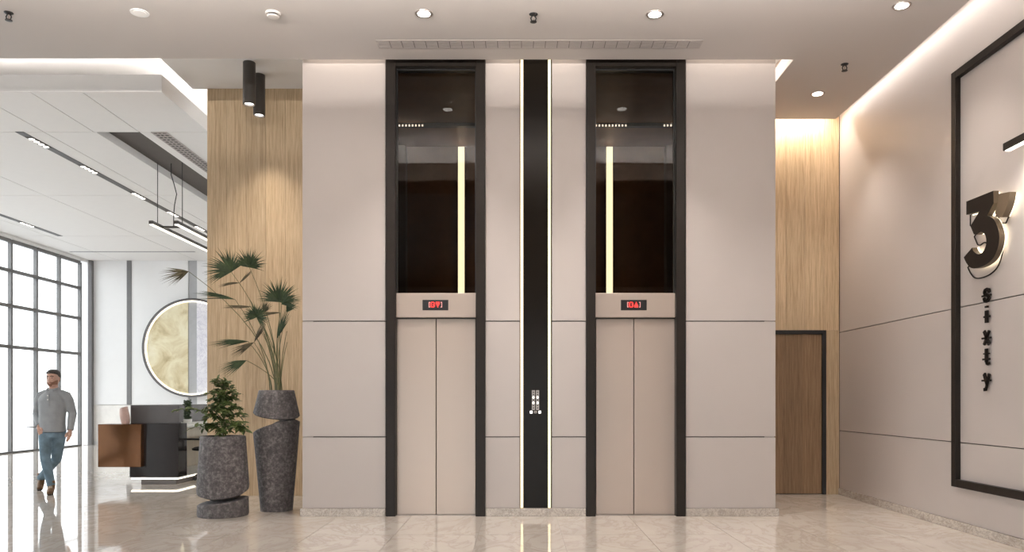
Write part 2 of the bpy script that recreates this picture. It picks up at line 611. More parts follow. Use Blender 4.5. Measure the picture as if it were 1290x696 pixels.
# side wall: solid strips above and between the glazing
wl = struct(box('wall_left', XL - 0.25, XL, YE, 5.9, 4.3, 5.75, M['white']))
box('wall_pier', XL - 0.25, XL, 5.5, 6.05, 0, 4.3, M['white'], wl)
box('wall_pier', XL - 0.25, XL, YE - 0.2, -3.5, 0, 4.3, M['white'], wl)
box('wall_head', XL - 0.25, XL, 5.9, YB, 5.12, 5.75, M['white'], wl)


def glazing(name, axis, a_list, z_list, fixed, label_kind=None):
    """mullion grid with single panes; axis 'y' runs along Y at X=fixed, 'x' along X at Y=fixed"""
    e = empty(name, (fixed, a_list[0], 0) if axis == 'y' else (a_list[0], fixed, 0), kind='structure')
    hw, dp = 0.034, 0.045

    def bb(nm, a0, a1, d0, d1, z0, z1, m):
        if axis == 'y':
            return box(nm, fixed + d0, fixed + d1, a0, a1, z0, z1, m, e)
        return box(nm, a0, a1, fixed + d0, fixed + d1, z0, z1, m, e)
    for a in a_list:
        bb('mullion', a - hw, a + hw, -dp, dp, z_list[0], z_list[-1], M['mull'])
    for z in z_list:
        for a, b in zip(a_list[:-1], a_list[1:]):
            bb('transom', a + hw, b - hw, -dp, dp, max(0, z - 0.04), z + 0.04, M['mull'])
    for a, b in zip(a_list[:-1], a_list[1:]):
        for z0, z1 in zip(z_list[:-1], z_list[1:]):
            bb('window_pane', a + hw, b - hw, -0.006, 0.006, z0 + 0.04, z1 - 0.04, M['winglass'])
    return e


ym = [22.0 - 1.0 * k for k in range(17)][::-1]
win1 = glazing('window_1', 'y', ym, [0.0, 2.55, 3.53, 4.37, 5.08], XL - 0.1)
glazing('window_2', 'y', [-3.5 + 1.0 * k for k in range(10)], [0.0, 2.55, 3.4, 4.25], XL - 0.1)
glazing('added_entrance_window', 'x', [-6.5 + 1.5 * k for k in range(7)], [0.0, 2.3, 2.98], YE - 0.1)  # unseen glazing added to light the lobby and lift doors
# pull handle bar on the glazed door leaf
hb = empty('push_bar', (XL, 19.8, 0.58), 'slim horizontal grey push bar on glazed wall behind the walking man', 'handle')
tube('bar', [(XL + 0.02, 19.58, 0.6), (XL + 0.02, 20.0, 0.6)], 0.018, M['mull'], hb, 10)
for yy in (19.62, 19.9):
    box('bar_bracket', XL - 0.094, XL + 0.02, yy - 0.012, yy + 0.012, 0.588, 0.612, M['mull'], hb)

# reception back wall and return of the oak wall
wb = struct(box('wall_back', XL - 0.25, -4.0, YB + 0.03, YB + 0.25, 0, 5.75, M['white']))
M['backpan'] = mat_plain('white_lacquer_panel', (0.80, 0.79, 0.785), 0.35, var=0.008)
Zp0 = 1.14
for (ua, ub) in ((104.5, 160.6), (166.4, 237.6), (248.6, 300.0), (301.0, 380.0)):
    xa = max(ux(ua, YB), XL); xb = min(ux(ub, YB), -4.06)
    if xb > xa: box('wall_panel', xa, xb, YB - 0.03, YB + 0.03, Zp0, 5.75, M['backpan'], wb, 0.002)
box('panel_strip', ux(160.6, YB), ux(166.4, YB), YB - 0.045, YB + 0.03, Zp0, 5.75, M['mull'], wb)
M['strip2'] = mat_plain('pale_grey_strip', (0.42, 0.42, 0.43), 0.4)
box('panel_strip', ux(237.6, YB), ux(248.6, YB), YB + 0.0, YB + 0.03, Zp0, 5.75, M['strip2'], wb)
box('wall_plinth', XL, -4.06, YB + 0.0, YB + 0.03, 0.1, Zp0 - 0.01, M['deskwhite'], wb)
box('baseboard', XL, -4.06, YB - 0.01, YB + 0.03, 0, 0.1, M['white'], wb)
struct(box('trim_1', XL - 0.02, XL + 0.09, YB - 0.14, YB - 0.035, 0, 5.19, M['mull']))
wo = struct(box('wall_oak_return', -4.195, -4.05, YW + 0.13, YB + 0.1, 0, 5.75, M['white']))

# oak wall by the planters: separate vertical boards
ow = struct(box('wall_oak', -4.19, -2.3, YW + 0.03, YW + 0.13, 0, 5.75, M['seam']))
bw = 0.262
x = -4.2
random.seed(4)
while x < -2.35:
    x1 = min(x + bw, -2.33)
    box('oak_board', x, x1 - 0.002, YW, YW + 0.03, 0.0, 5.47, M['oak'], ow, 0.0012)
    x += bw

# oak wall with the flush door
od = struct(box('wall_oak_door_side', 2.6, 4.34, YD + 0.04, YD + 0.15, 2.30, 5.75, M['seam']))
DX1 = ux(1036, YD)
ZD = vz(421, YD)
FR = 0.05
xs_b = [2.84, 3.10, 3.36, 3.62, 3.88, 4.14, 4.345]
for a, b in zip(xs_b[:-1], xs_b[1:]):
    box('oak_board', a, b - 0.002, YD, YD + 0.04, ZD + FR, 5.3, M['oak'], od, 0.0012)
box('oak_board', DX1 + FR, 4.345, YD, YD + 0.04, 0, ZD + FR - 0.002, M['oak'], od, 0.0012)
box('wall_backing', DX1 + FR, 4.345, YD + 0.04, YD + 0.15, 0, 2.3, M['seam'], od)
box('wall_backing', 2.84, 4.38, YD + 0.16, YD + 0.26, -0.1, 5.75, M['seam'], od)  # added out of sight to stop daylight leaking under the door
d1 = empty('door_1', (3.6, YD, 0), kind='structure')
box('door_frame_jamb', DX1, DX1 + FR, YD - 0.012, YD + 0.1, 0, ZD + FR, M['black'], d1, 0.002)
box('door_frame_jamb', 3.05 - FR, 3.05, YD - 0.012, YD + 0.1, 0, ZD + FR, M['black'], d1, 0.002)
box('door_frame_head', 3.05, DX1, YD - 0.012, YD + 0.1, ZD, ZD + FR, M['black'], d1, 0.002)
dw = (DX1 - 3.055) / 4
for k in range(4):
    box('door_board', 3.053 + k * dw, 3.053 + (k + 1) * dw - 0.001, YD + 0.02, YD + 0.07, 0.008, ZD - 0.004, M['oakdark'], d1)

# ---- lift core
core = struct(box('wall_front', XB0 + 0.0, XB0 + 0.11, YP + 0.03, 11.85, 0, 5.75, M['panel']))
box('core_side', XB1 - 0.11, XB1, YP + 0.03, 11.85, 0, 5.75, M['panel'], core)
box('core_back', XB0 + 0.11, XB1 - 0.11, 11.7, 11.85, 0, 5.75, M['shaft'], core)
box('shaft_ceiling', XB0 + 0.11, XB1 - 0.11, 8.96, 11.7, 5.02, 5.12, M['shaft'], core)
box('shaft_divider', 0.05, 0.30, 8.95, 11.7, 0, 5.02, M['shaft'], core)
segs = [(381, 485.6), (611.4, 654.6), (695.4, 738.2), (864, 977)]
zz = [0.088, 0.878, 2.162, 5.25]
for (ua, ub) in segs:
    xa, xb = ux(ua, YP), ux(ub, YP)
    for i in range(3):
        z0 = zz[i] + (0.006 if i else 0); z1 = zz[i + 1] - 0.006
        box('wall_panel', xa, xb, YP, YP + 0.03, z0, z1, M['panel'], core, 0.002)
    box('panel_backing', xa, xb, YP + 0.031, YP + 0.13, 0, 5.75, M['seam'], core)
box('panel_backing', ux(654.6, YP), ux(695.4, YP), YP + 0.05, YP + 0.13, 0, 5.75, M['seam'], core)
box('head_backing', ux(485.6, YP), ux(611.4, YP), YP + 0.1, YP + 0.14, 5.06, 5.75, M['seam'], core)
box('head_backing', ux(738.2, YP), ux(864, YP), YP + 0.1, YP + 0.14, 5.06, 5.75, M['seam'], core)
YS = 8.775
struct(box('baseboard_front_1', ux(378, YS), ux(485.5, YS), YS, YP + 0.03, 0, 0.086, M['skirt'], None, 0.003))
struct(box('baseboard_front_2', ux(611.5, YS), ux(738, YS), YS, YP + 0.03, 0, 0.086, M['skirt'], None, 0.003))
struct(box('baseboard_front_3', ux(864, YS), ux(981.5, YS), YS, YP + 0.03, 0, 0.086, M['skirt'], None, 0.003))

# reflections in the smoked glass, modelled as piers, strips and dots inside the shaft
SHB = 11.6
box('reflected_pier', ux(486, SHB), ux(512, SHB), SHB - 0.1, 11.7, 0, 4.98, M['reflectgrey'], core)
box('reflected_pier', ux(838, SHB), ux(864, SHB), SHB - 0.1, 11.7, 0, 4.98, M['reflectgrey'], core)


def reflected_led(uc, label):  # reflected strip, built as a glowing bar inside the shaft
    t = empty('reflected_light_strip', (ux(uc, SHB), SHB, 2.2), label, 'light strip', 'reflected strips built in the lift shafts')
    box('reflected_strip_edge', ux(uc - 5.2, SHB), ux(uc + 5.2, SHB), SHB + 0.02, SHB + 0.1, 2.2, 5.0, M['frame'], t)
    box('reflected_strip_face', ux(uc - 4.0, SHB), ux(uc + 4.0, SHB), SHB, SHB + 0.02, 2.2, 4.99, M['ledreflect'], t)


reflected_led(581, 'warm light strip reflection built behind smoked glass above the left lift doors')
reflected_led(768, 'warm light strip reflection built behind smoked glass above the right lift doors')
YDOT = 10.72


def reflected_dots(u0, u1, spans, label):  # reflected ceiling line with dots, built as a rail inside the shaft
    t = empty('reflected_dot_track', (ux((u0 + u1) / 2, YDOT), YDOT, 4.97), label, 'reflected track', 'reflected dots built in the lift shafts')
    box('reflected_rail', ux(u0, YDOT), ux(u1, YDOT), YDOT - 0.04, YDOT + 0.04, 4.975, 5.02, M['black'], t)
    for (a, b) in spans:
        u = a
        while u <= b:
            p = px(u, 158, YDOT - 0.045)
            lathe('reflected_dot', p.x, p.y, [(0.009, 4.968), (0.011, 4.98), (0.009, 4.992)], M['ledwhite'], t, 8)
            u += 4.15


reflected_dots(488, 604, [(499, 535)], 'reflection of black track with short row of dots, behind left lift glass')
reflected_dots(744, 864, [(751, 790), (837, 851)], 'reflection of black track with two rows of dots, behind right lift glass')

# ------------------------------------------------------------------ reception ceiling raft
ZR, ZRT = 5.2, 5.42
YF = 10.09
raft = struct(box('ceiling_reception', XL, -4.56, YF + 0.05, YB - 0.02, 5.33, ZRT, M['raft']))
xl_ = [-4.56, -5.56, -6.22, -6.95, -9.1, -11.28, XL]
yl_ = [YF, 11.6, 15.2, 18.98, 21.0, YB - 0.02]
g = 0.007
for i in range(len(xl_) - 1):
    x1, x0 = xl_[i], xl_[i + 1]
    for j in range(len(yl_) - 1):
        y0, y1 = yl_[j], yl_[j + 1]
        if i == 1 and 1 <= j <= 2: continue     # the dark recess
        box('ceiling_panel', x0 + g, x1 - (g if i else 0), y0 + (g if j else 0), y1 - g, ZR, 5.33, M['raft'], raft)
box('raft_fascia', XL, -4.56, YF - 0.012, YF, ZR, ZRT, M['raft'], raft)
box('raft_fascia', -4.56, -4.548, YF - 0.012, YB - 0.02, ZR, ZRT, M['raft'], raft)
box('recess_panel', -6.22, -5.56, 11.6, 18.98, 5.315, 5.33, M['recess'], raft)
box('recess_lip', -6.22, -6.19, 11.6, 18.98, ZR - 0.004, 5.315, M['raft'], raft)
box('slot_diffuser', -11.9, -8.6, 20.96, 21.04, ZR - 0.004, ZR + 0.02, M['mull'], raft)


def track(xc, y0, y1, groups, label):
    t = empty('recessed_track_light', (xc, (y0 + y1) / 2, ZR), label, 'track light', 'recessed tracks in the reception ceiling')
    box('track_channel', xc - 0.06, xc + 0.06, y0, y1, ZR - 0.006, ZR + 0.1, M['track'], t)
    for y in groups:
        h = box('track_spot_holder', xc - 0.05, xc + 0.05, y - 0.25, y + 0.25, ZR - 0.014, ZR, M['cyl'], t, 0.003)
        for k in range(4):
            yy = y - 0.18 + 0.12 * k
            lathe('track_spot_lens', xc, yy, [(0.036, ZR - 0.019), (0.042, ZR - 0.012), (0.042, ZR - 0.008)], M['ledwhite'], h, 14)


track(-7.30, 11.57, 19.0, [12.05, 13.45, 15.2, 16.7, 18.1], 'long dark ceiling track with five groups of spots above the reception')
track(-10.99, 14.5, 18.98, [15.6, 17.7], 'dark ceiling track with spots near the window wall')

# ceiling grille beside the recess
gr = empty('reception_air_grille', (-5.27, 14.0, ZR), 'white slatted air grille in the reception ceiling beside the oak wall', 'air vent')
box('grille_backing', -5.37, -5.17, 11.6, 17.0, ZR - 0.004, ZR + 0.0, M['track'], gr)
box('grille_frame', -5.385, -5.365, 11.58, 17.02, ZR - 0.012, ZR, M['grille'], gr)
box('grille_frame', -5.175, -5.155, 11.58, 17.02, ZR - 0.012, ZR, M['grille'], gr)
box('grille_frame', -5.365, -5.175, 11.58, 11.6, ZR - 0.012, ZR, M['grille'], gr)
y = 11.65
while y < 17.0:
    box('grille_slat', -5.365, -5.175, y, y + 0.035, ZR - 0.011, ZR - 0.003, M['grille'], gr)
    y += 0.1
for xx in (-5.31, -5.25):
    box('grille_bar', xx, xx + 0.012, 11.6, 17.0, ZR - 0.012, ZR - 0.003, M['grille'], gr)

# ------------------------------------------------------------------ ceiling fittings of the lobby
def downlight(u, v, lit, label, power=40, target=None):
    Y = (CEIL - EYE) * F / (503.0 - v)
    X = ux(u, Y)
    t = empty('ceiling_downlight', (X, Y, CEIL), label, 'ceiling light', 'round downlights in the lobby ceiling')
    lathe('trim_ring', X, Y, [(0.062, CEIL - 0.004), (0.084, CEIL - 0.006), (0.086, CEIL), (0.062, CEIL)], M['chrome'] if lit else M['white'], t, 28)
    lathe('lamp_lens', X, Y, [(0.060, CEIL - 0.008), (0.062, CEIL - 0.001)], M['lamp'] if lit else M['lampoff'], t, 24)
    if lit:
        spot('downlight_beam', (X, Y, CEIL - 0.03), target or (X, Y, 0), power, NEUT, 95, 0.75, 0.05)


downlight(176, 16, False, 'unlit white downlight at the far left of the lobby ceiling')
downlight(534, 17, True, 'lit downlight in ceiling in front of the left lift', 120)
downlight(825, 18, True, 'lit downlight in ceiling in front of the right lift', 120)
downlight(1136, 7, True, 'lit downlight at the top edge nearest the sign wall', 38)
downlight(1030, 118, True, 'lit downlight in ceiling before the oak door niche', 48)


def sprinkler(u, v, label):
    Y = (CEIL - EYE) * F / (503.0 - v - 3)
    X = ux(u, Y)
    t = empty('sprinkler_head', (X, Y, CEIL), label, 'sprinkler', 'ceiling sprinklers')
    lathe('escutcheon', X, Y, [(0.018, CEIL - 0.02), (0.04, CEIL - 0.006), (0.042, CEIL)], M['black'], t, 20)
    for s in (-1, 1):
        tube('frame_arm', [(X + s * 0.014, Y, CEIL - 0.015), (X + s * 0.026, Y, CEIL - 0.04), (X + s * 0.014, Y, CEIL - 0.07)], 0.006, M['black'], t)
    lathe('bulb', X, Y, [(0.006, CEIL - 0.066), (0.008, CEIL - 0.04), (0.006, CEIL - 0.018)], M['chrome'], t, 10)
    lathe('deflector', X, Y, [(0.012, CEIL - 0.08), (0.032, CEIL - 0.076), (0.032, CEIL - 0.07), (0.012, CEIL - 0.068)], M['black'], t, 16)


sprinkler(672, 15, 'small dark sprinkler head in ceiling between the two lit downlights')
sprinkler(11, 13, 'small dark sprinkler head at the top left corner of the ceiling')
sprinkler(1064, 78, 'small dark sprinkler head in ceiling near the oak door niche')

Ysd = 3.7 * F / (503 - 16.5)
sd = empty('smoke_detector', (ux(344, Ysd), Ysd, CEIL), 'round white smoke detector in ceiling above the oak board wall', 'smoke detector')
lathe('detector_base', ux(344, Ysd), Ysd, [(0.068, CEIL - 0.018), (0.072, CEIL - 0.012), (0.072, CEIL)], M['smoke'], sd, 28)
lathe('detector_slot', ux(344, Ysd), Ysd, [(0.05, CEIL - 0.030), (0.05, CEIL - 0.018)], M['black'], sd, 28)
lathe('detector_cap', ux(344, Ysd), Ysd, [(0.02, CEIL - 0.045), (0.05, CEIL - 0.040), (0.058, CEIL - 0.030)], M['smoke'], sd, 28)

# linear supply grille in front of the lifts
ga = empty('linear_air_grille', (0.2, 8.27, CEIL), 'long slim air grille in lobby ceiling above the lifts', 'air vent')
gx0, gx1, gy0, gy1 = -1.475, 1.88, 8.19, 8.36
box('grille_backing', gx0, gx1, gy0, gy1, CEIL - 0.001, CEIL, M['track'], ga)
for (a, b) in ((gy0 - 0.012, gy0 + 0.006), (gy1 - 0.006, gy1 + 0.012)):
    box('grille_frame', gx0, gx1, a, b, CEIL - 0.0034, CEIL, M['grille'], ga)
for (a, b) in ((gx0 - 0.012, gx0 + 0.004), (gx1 - 0.004, gx1 + 0.012)):
    box('grille_frame', a, b, gy0 - 0.012, gy1 + 0.012, CEIL - 0.0034, CEIL, M['grille'], ga)
for k in range(6):
    yy = gy0 + 0.012 + k * 0.0262
    box('grille_blade', gx0 + 0.004, gx1 - 0.004, yy, yy + 0.0205, CEIL - 0.003, CEIL - 0.001, M['grille'], ga)
for k in range(1, 27):
    xx = gx0 + (gx1 - gx0) * k / 27
    box('grille_divider', xx - 0.003, xx + 0.003, gy0 + 0.006, gy1 - 0.006, CEIL - 0.0036, CEIL - 0.001, M['cyl'], ga)


# cylinder lamps hanging from the well
def cylinder_lamp(u, vtop, vbot, wpx, label):
    zc = 5.47
    Y = (zc - EYE) * F / (503 - vtop)
    X = ux(u, Y)
    r = wpx / 2 * Y / F
    zb = vz(vbot, Y)
    t = empty('cylinder_ceiling_lamp', (X, Y, zb), label, 'ceiling lamp', 'cylinder lamps by the oak wall')
    lathe('lamp_body', X, Y, [(r * 0.80, zb + 0.05), (r * 0.82, zb), (r, zb), (r, zc - 0.004), (r * 0.96, zc)], M['cyl'], t, 36)
    lathe('lamp_lens', X, Y, [(r * 0.7, zb + 0.018), (r * 0.8, zb + 0.03)], M['lamp'], t, 24)
    spot('cylinder_beam', (X, Y, zb - 0.02), (X, Y + 0.2, 0), 42, WARM, 80, 1.0, 0.05)


cylinder_lamp(314, 79, 132, 15.5, 'dark grey cylinder ceiling lamp, the nearer and longer of the two')
cylinder_lamp(326.5, 94.5, 146, 14.5, 'dark grey cylinder ceiling lamp, the farther and lower of the two')

# ------------------------------------------------------------------ lifts
YFm = 8.765


def digits(parent, uc, vc, Y, rows, k):
    """lit segments of the floor display as small raised dots"""
    n = len(rows[0])
    for r, line in enumerate(rows):
        for c, ch in enumerate(line):
            if ch == '.': continue
            X = ux(uc, Y) + (c - (n - 1) / 2) * k
            Z = vz(vc, Y) - (r - (len(rows) - 1) / 2) * k
            box('display_dot', X - k * 0.45, X + k * 0.45, Y - 0.002, Y, Z - k * 0.45, Z + k * 0.45, M['red'] if ch == 'x' else M['pinkseg'], parent)


def lift(uo0, ui0, ui1, uo1, split, dl, dr, disp_u, rows, label):
    t = empty('elevator', (ux((uo0 + uo1) / 2, YFm), YFm, 0), label, 'elevator', 'pair of lifts')
    x0, x1, x2, x3 = ux(uo0, YFm), ux(ui0, YFm), ux(ui1, YFm), ux(uo1, YFm)
    zt = 5.18
    box('frame_jamb', x0, x1, YFm, 8.97, 0, zt, M['frame'], t, 0.003)
    box('frame_jamb', x2, x3, YFm, 8.97, 0, zt, M['frame'], t, 0.003)
    zh = vz(83, YFm)
    box('frame_head', x1, x2, YFm + 0.004, 8.97, zh, zt, M['frame'], t, 0.002)
    # smoked transom glass with a slim bead
    ZL1, ZL0 = vz(369.5, 8.83), vz(400.3, 8.83)
    box('transom_glass', x1, x2, 8.87, 8.88, ZL1 + 0.004, zh, M['darkglass'], t)
    for (a, b) in ((x1, x1 + 0.012), (x2 - 0.012, x2)):
        box('glazing_bead', a, b, 8.85, 8.885, ZL1, zh, M['black'], t)
    box('glazing_bead', x1 + 0.012, x2 - 0.012, 8.85, 8.885, zh - 0.014, zh, M['black'], t)
    # lintel panel and floor display
    box('lintel_panel', x1, x2, 8.83, 8.95, ZL0, ZL1, M['steel'], t, 0.004, 2)
    YDp = 8.826
    dsp = box('floor_display', ux(disp_u - 16.3, YDp), ux(disp_u + 16.3, YDp), YDp, 8.835, vz(391.2, YDp), vz(378, YDp), M['black'], t, 0.003)
    digits(dsp, disp_u, 384.2, YDp, rows, 0.0088)
    # door leaves
    YDo = 8.875
    ztop = ZL0 - 0.012
    xd0, xd1 = ux(dl, YDo), ux(dr, YDo)
    xs_ = ux(split, YDo)
    box('door_leaf', xd0, xs_ - 0.004, YDo, YDo + 0.04, 0.006, ztop, M['steel'], t, 0.003)
    box('door_leaf', xs_ + 0.004, xd1, YDo, YDo + 0.04, 0.006, ztop, M['steel'], t, 0.003)
    box('door_reveal', x1, x2, YDo + 0.045, YDo + 0.09, 0, ZL1, M['black'], t)
    box('door_sill', x1, x2, YDo - 0.035, YDo + 0.045, 0.0, 0.005, M['chrome'], t)
    return t


# G with a down arrow / 0 with an up arrow between pale brackets
ROWS_A = ['pp.xxxx..xxxxx.pp',
          'p.xx..xx.xxxxx..p',
          'p.xx.....xxxxx..p',
          'p.xx.xxx..xxx...p',
          'p.xx..xx..xxx...p',
          'p.xx..xx...x....p',
          'pp.xxxx....x...pp']
ROWS_B = ['pp.xxxx....x...pp',
          'p.xx..xx...x....p',
          'p.xx..xx..xxx...p',
          'p.xx..xx..xxx...p',
          'p.xx..xx.xxxxx..p',
          'p.xx..xx.xxxxx..p',
          'pp.xxxx..xxxxx.pp']
lift(486, 498, 599.3, 611, 549.5, 500, 599, 548.5, ROWS_A, 'left lift with steel doors and a display showing a down arrow')
lift(738.6, 750.3, 852, 863.6, 798.5, 751, 850.5, 798.5, ROWS_B, 'right lift with steel doors and a display showing an up arrow')

# black feature panel with light lines between the lifts
fp = empty('feature_panel', (0.174, YP + 0.02, 0.088), 'tall black gloss panel edged by warm light lines between lifts', 'wall panel')
box('black_panel', 0.042, 0.306, YP + 0.018, YP + 0.05, 0.09, 5.2, M['blackgl'], fp, 0.002)
for (a, b) in ((0.006, 0.036), (0.312, 0.342)):
    box('light_line', a, b, YP + 0.008, YP + 0.04, 0.09, 5.2, M['led'], fp)
for (a, b) in ((-0.002, 0.005), (0.037, 0.0415), (0.3065, 0.311), (0.343, 0.350)):
    box('edge_profile', a, b, YP + 0.004, YP + 0.05, 0.09, 5.2, M['frame'], fp)
YC = YP + 0.018
cb = empty('call_button_panel', (ux(674.5, YC), YC, vz(523, YC)), 'chrome call button plates with lit buttons on the black panel', 'call buttons')
for (a, b) in ((670.0, 674.0), (675.2, 679.2)):
    pl = box('button_plate', ux(a, YC), ux(b, YC), YC - 0.012, YC, vz(517, YC), vz(492, YC), M['chrome'], cb, 0.002)
    for i, vv in enumerate((494.7, 497.7, 504.3, 510.8, 514.3)):
        box('engraved_mark', ux(a + 1.1, YC), ux(b - 1.1, YC), YC - 0.0135, YC - 0.011, vz(vv + 0.8, YC), vz(vv - 0.8, YC), M['cyl'], pl)
    for vv in (501, 508):
        box('lit_button', ux(a + 1.0, YC), ux(b - 1.0, YC), YC - 0.016, YC - 0.011, vz(vv + 1.2, YC), vz(vv - 1.2, YC), M['glow'], pl, 0.002)
for i, uu in enumerate((669.2, 674.6, 679.9)):
    k = box('round_button' if i != 1 else 'key_switch', ux(uu - 1.6, YC), ux(uu + 1.6, YC), YC - 0.014, YC, vz(521.2, YC), vz(518, YC), M['glow'] if i != 1 else M['chrome'], cb, 0.003)
    if i == 1: box('key_slot', ux(uu - 0.6, YC), ux(uu + 0.6, YC), YC - 0.016, YC - 0.013, vz(520.4, YC), vz(518.8, YC), M['black'], k)

# ------------------------------------------------------------------ sign wall
def wallpt(u, v, X):
    Y = X * F / (u - 655.0)
    return Vector((X, Y, EYE - (v - 503.0) * Y / F))


fx0 = XR - 0.055
fy1 = fx0 * F / (1198 - 655.0)
fzt = EYE + (503 - 93) * fy1 / F
fzb = EYE + (503 - 613) * fy1 / F
fy0 = 4.9
fwid = 0.075
ff = empty('wall_frame', (XR, (fy0 + fy1) / 2, fzb), 'large black rectangular frame fixed around the sign on the wall', 'frame')
box('frame_bar', fx0, XR, fy1 - fwid, fy1, fzb, fzt, M['frame'], ff, 0.003)
box('frame_bar', fx0, XR, fy0, fy0 + fwid, fzb, fzt, M['frame'], ff, 0.003)
box('frame_bar', fx0, XR, fy0 + fwid, fy1 - fwid, fzt - fwid, fzt, M['frame'], ff, 0.003)
box('frame_bar', fx0, XR, fy0 + fwid, fy1 - fwid, fzb, fzb + fwid, M['frame'], ff, 0.003)

# picture light above the sign
pl = empty('picture_light', (XR, 6.0, 3.4), 'slim black wall lamp above the sign shining down on the wall', 'wall lamp')
lx = 4.12
ly1 = lx * F / (1267.5 - 655)
lz = EYE + (503 - 184) * ly1 / F
ly0 = ly1 - 0.95
box('lamp_bar', lx - 0.03, lx + 0.03, ly0, ly1, lz - 0.045, lz + 0.02, M['frame'], pl, 0.004)
for yy in (ly1 - 0.2, ly0 + 0.2):
    box('bracket_arm', lx + 0.03, XR, yy - 0.012, yy + 0.012, lz - 0.03, lz - 0.005, M['frame'], pl)
box('lamp_diffuser', lx - 0.02, lx + 0.02, ly0 + 0.02, ly1 - 0.02, lz - 0.052, lz - 0.045, M['ledwhite'], pl)
area_light('picture_light_beam', (lx + 0.02, (ly0 + ly1) / 2, lz - 0.06), (0, math.radians(-35), 0), 0.04, 0.9, 7, NEUT, spread=math.radians(130))

# the numeral and its wire outline
def zp(x, y):  # zoomed crop pixel to photograph pixel
    return (1200 + x / 4.64, 220 + y / 4.64)


def smooth_closed(pts, corner, n=6):
    """closed outline, Catmull-Rom through the points not marked as corners"""
    out = []
    m = len(pts)
    for i in range(m):
        p0, p1, p2, p3 = pts[i - 1], pts[i], pts[(i + 1) % m], pts[(i + 2) % m]
        if i in corner or (i + 1) % m in corner:
            if i in corner and (i + 1) % m in corner:
                out.append(p1); continue
            if i in corner: p0 = p1
            if (i + 1) % m in corner: p3 = p2
        for k in range(n):
            t = k / n
            q = []
            for a in range(2):
                q.append(0.5 * (2 * p1[a] + (p2[a] - p0[a]) * t + (2 * p0[a] - 5 * p1[a] + 4 * p2[a] - p3[a]) * t * t + (3 * p1[a] - p0[a] - 3 * p2[a] + p3[a]) * t ** 3))
            out.append(tuple(q))
    return out


THREE = [(80, 158), (238, 95), (240, 168), (202, 240),
         (240, 262), (264, 312), (274, 365), (264, 430), (238, 488), (194, 528), (142, 548), (106, 546), (82, 520),
         (65, 485), (114, 428), (124, 450), (148, 466), (174, 456), (192, 424), (197, 386), (188, 350), (165, 336),
         (141, 352), (124, 350), (104, 302), (156, 216), (80, 236)]
CORN = {0, 1, 2, 3, 13, 14, 22, 23, 24, 25, 26}
APO = [(268, 114), (334, 101), (326, 150), (312, 198), (290, 250), (264, 250), (246, 224), (262, 172)]
APOC = {0, 1, 4, 5, 6}


def extrude_outline(name, pts, x_front, x_back, parent, mats, xref=None):
    ring = [wallpt(*zp(*p), xref or x_front) for p in pts]
    bm = bmesh.new()
    f = [bm.verts.new((x_front, p.y, p.z)) for p in ring]
    b = [bm.verts.new((x_back, p.y, p.z)) for p in ring]
    n = len(ring)
    fa = bm.faces.new(f); fb = bm.faces.new(b[::-1])
    for k in range(n):
        q = bm.faces.new((f[k], f[(k + 1) % n], b[(k + 1) % n], b[k]))
        q.material_index = 1
    bm.normal_update()
    bmesh.ops.triangulate(bm, faces=[fa, fb], ngon_method='EAR_CLIP')
    bmesh.ops.recalc_face_normals(bm, faces=bm.faces)
    return from_bm(name, bm, mats, parent)


three = smooth_closed(THREE, CORN)
apo = smooth_closed(APO, APOC)
c0 = wallpt(*zp(180, 548), XR)
sg = empty('numeral_sign', (XR, c0.y, c0.z), 'black raised numeral 3 with backlight and thin wire outline', 'sign')
n3 = extrude_outline('numeral', three, XR - 0.085, XR - 0.035, sg, [M['signblack'], M['signside']])
cen = (175, 320)
inner = [(cen[0] + (p[0] - cen[0]) * 0.94, cen[1] + (p[1] - cen[1]) * 0.97) for p in three]
extrude_outline('numeral_backlight', inner, XR - 0.034, XR - 0.022, n3, [M['halo'], M['halo']], XR - 0.085)
ap = extrude_outline('apostrophe_mark', apo, XR - 0.095, XR - 0.035, sg, [M['signside'], M['signside']])
cen = (290, 175)
inner = [(cen[0] + (p[0] - cen[0]) * 0.9, cen[1] + (p[1] - cen[1]) * 0.94) for p in apo]
extrude_outline('mark_backlight', inner, XR - 0.034, XR - 0.022, ap, [M['halo'], M['halo']], XR - 0.095)


def wire(name, pts, dx, dy, sc=1.0, c=(175, 330)):
    w_ = [wallpt(*zp(c[0] + (p[0] - c[0]) * sc + dx, c[1] + (p[1] - c[1]) * sc + dy), XR - 0.010) for p in pts]
    return tube(name, w_, 0.0065, M['signblack'], sg, 6, closed=True)


wire('wire_outline', three, 22, 62, 0.98)
wire('wire_outline', apo, 22, 34, 1.0)


# letters below the numeral
def letter(name, polys, uc, vt, vb, label):
    """polys in a box 0..1 wide, 0..1 high (y up); letter plate is about 0.12 m wide"""
    X = XR - 0.028
    a = wallpt(uc, vt, X); b = wallpt(uc, vb, X)
    Yc, zt, zb = a.y, a.z, b.z
    hgt = zt - zb
    wd = 0.128
    t = empty(name, (XR, Yc, zb), label, 'letter', 'letters under the numeral')

    def P(q):
        return Yc - (q[0] - 0.5) * wd, zb + q[1] * hgt
    bm = bmesh.new()
    for poly in polys:
        f = []; b_ = []
        for q in poly:
            yy, z_ = P(q)
            f.append(bm.verts.new((X, yy, z_))); b_.append(bm.verts.new((X + 0.014, yy, z_)))
        n = len(poly)
        fa = bm.faces.new(f); fb = bm.faces.new(b_[::-1])
        for k in range(n): bm.faces.new((f[k], f[(k + 1) % n], b_[(k + 1) % n], b_[k]))
        bmesh.ops.triangulate(bm, faces=[fa, fb])
    bmesh.ops.recalc_face_normals(bm, faces=bm.faces)
    lt = from_bm('letter_plate', bm, M['signblack'], t)
    return t, P, X


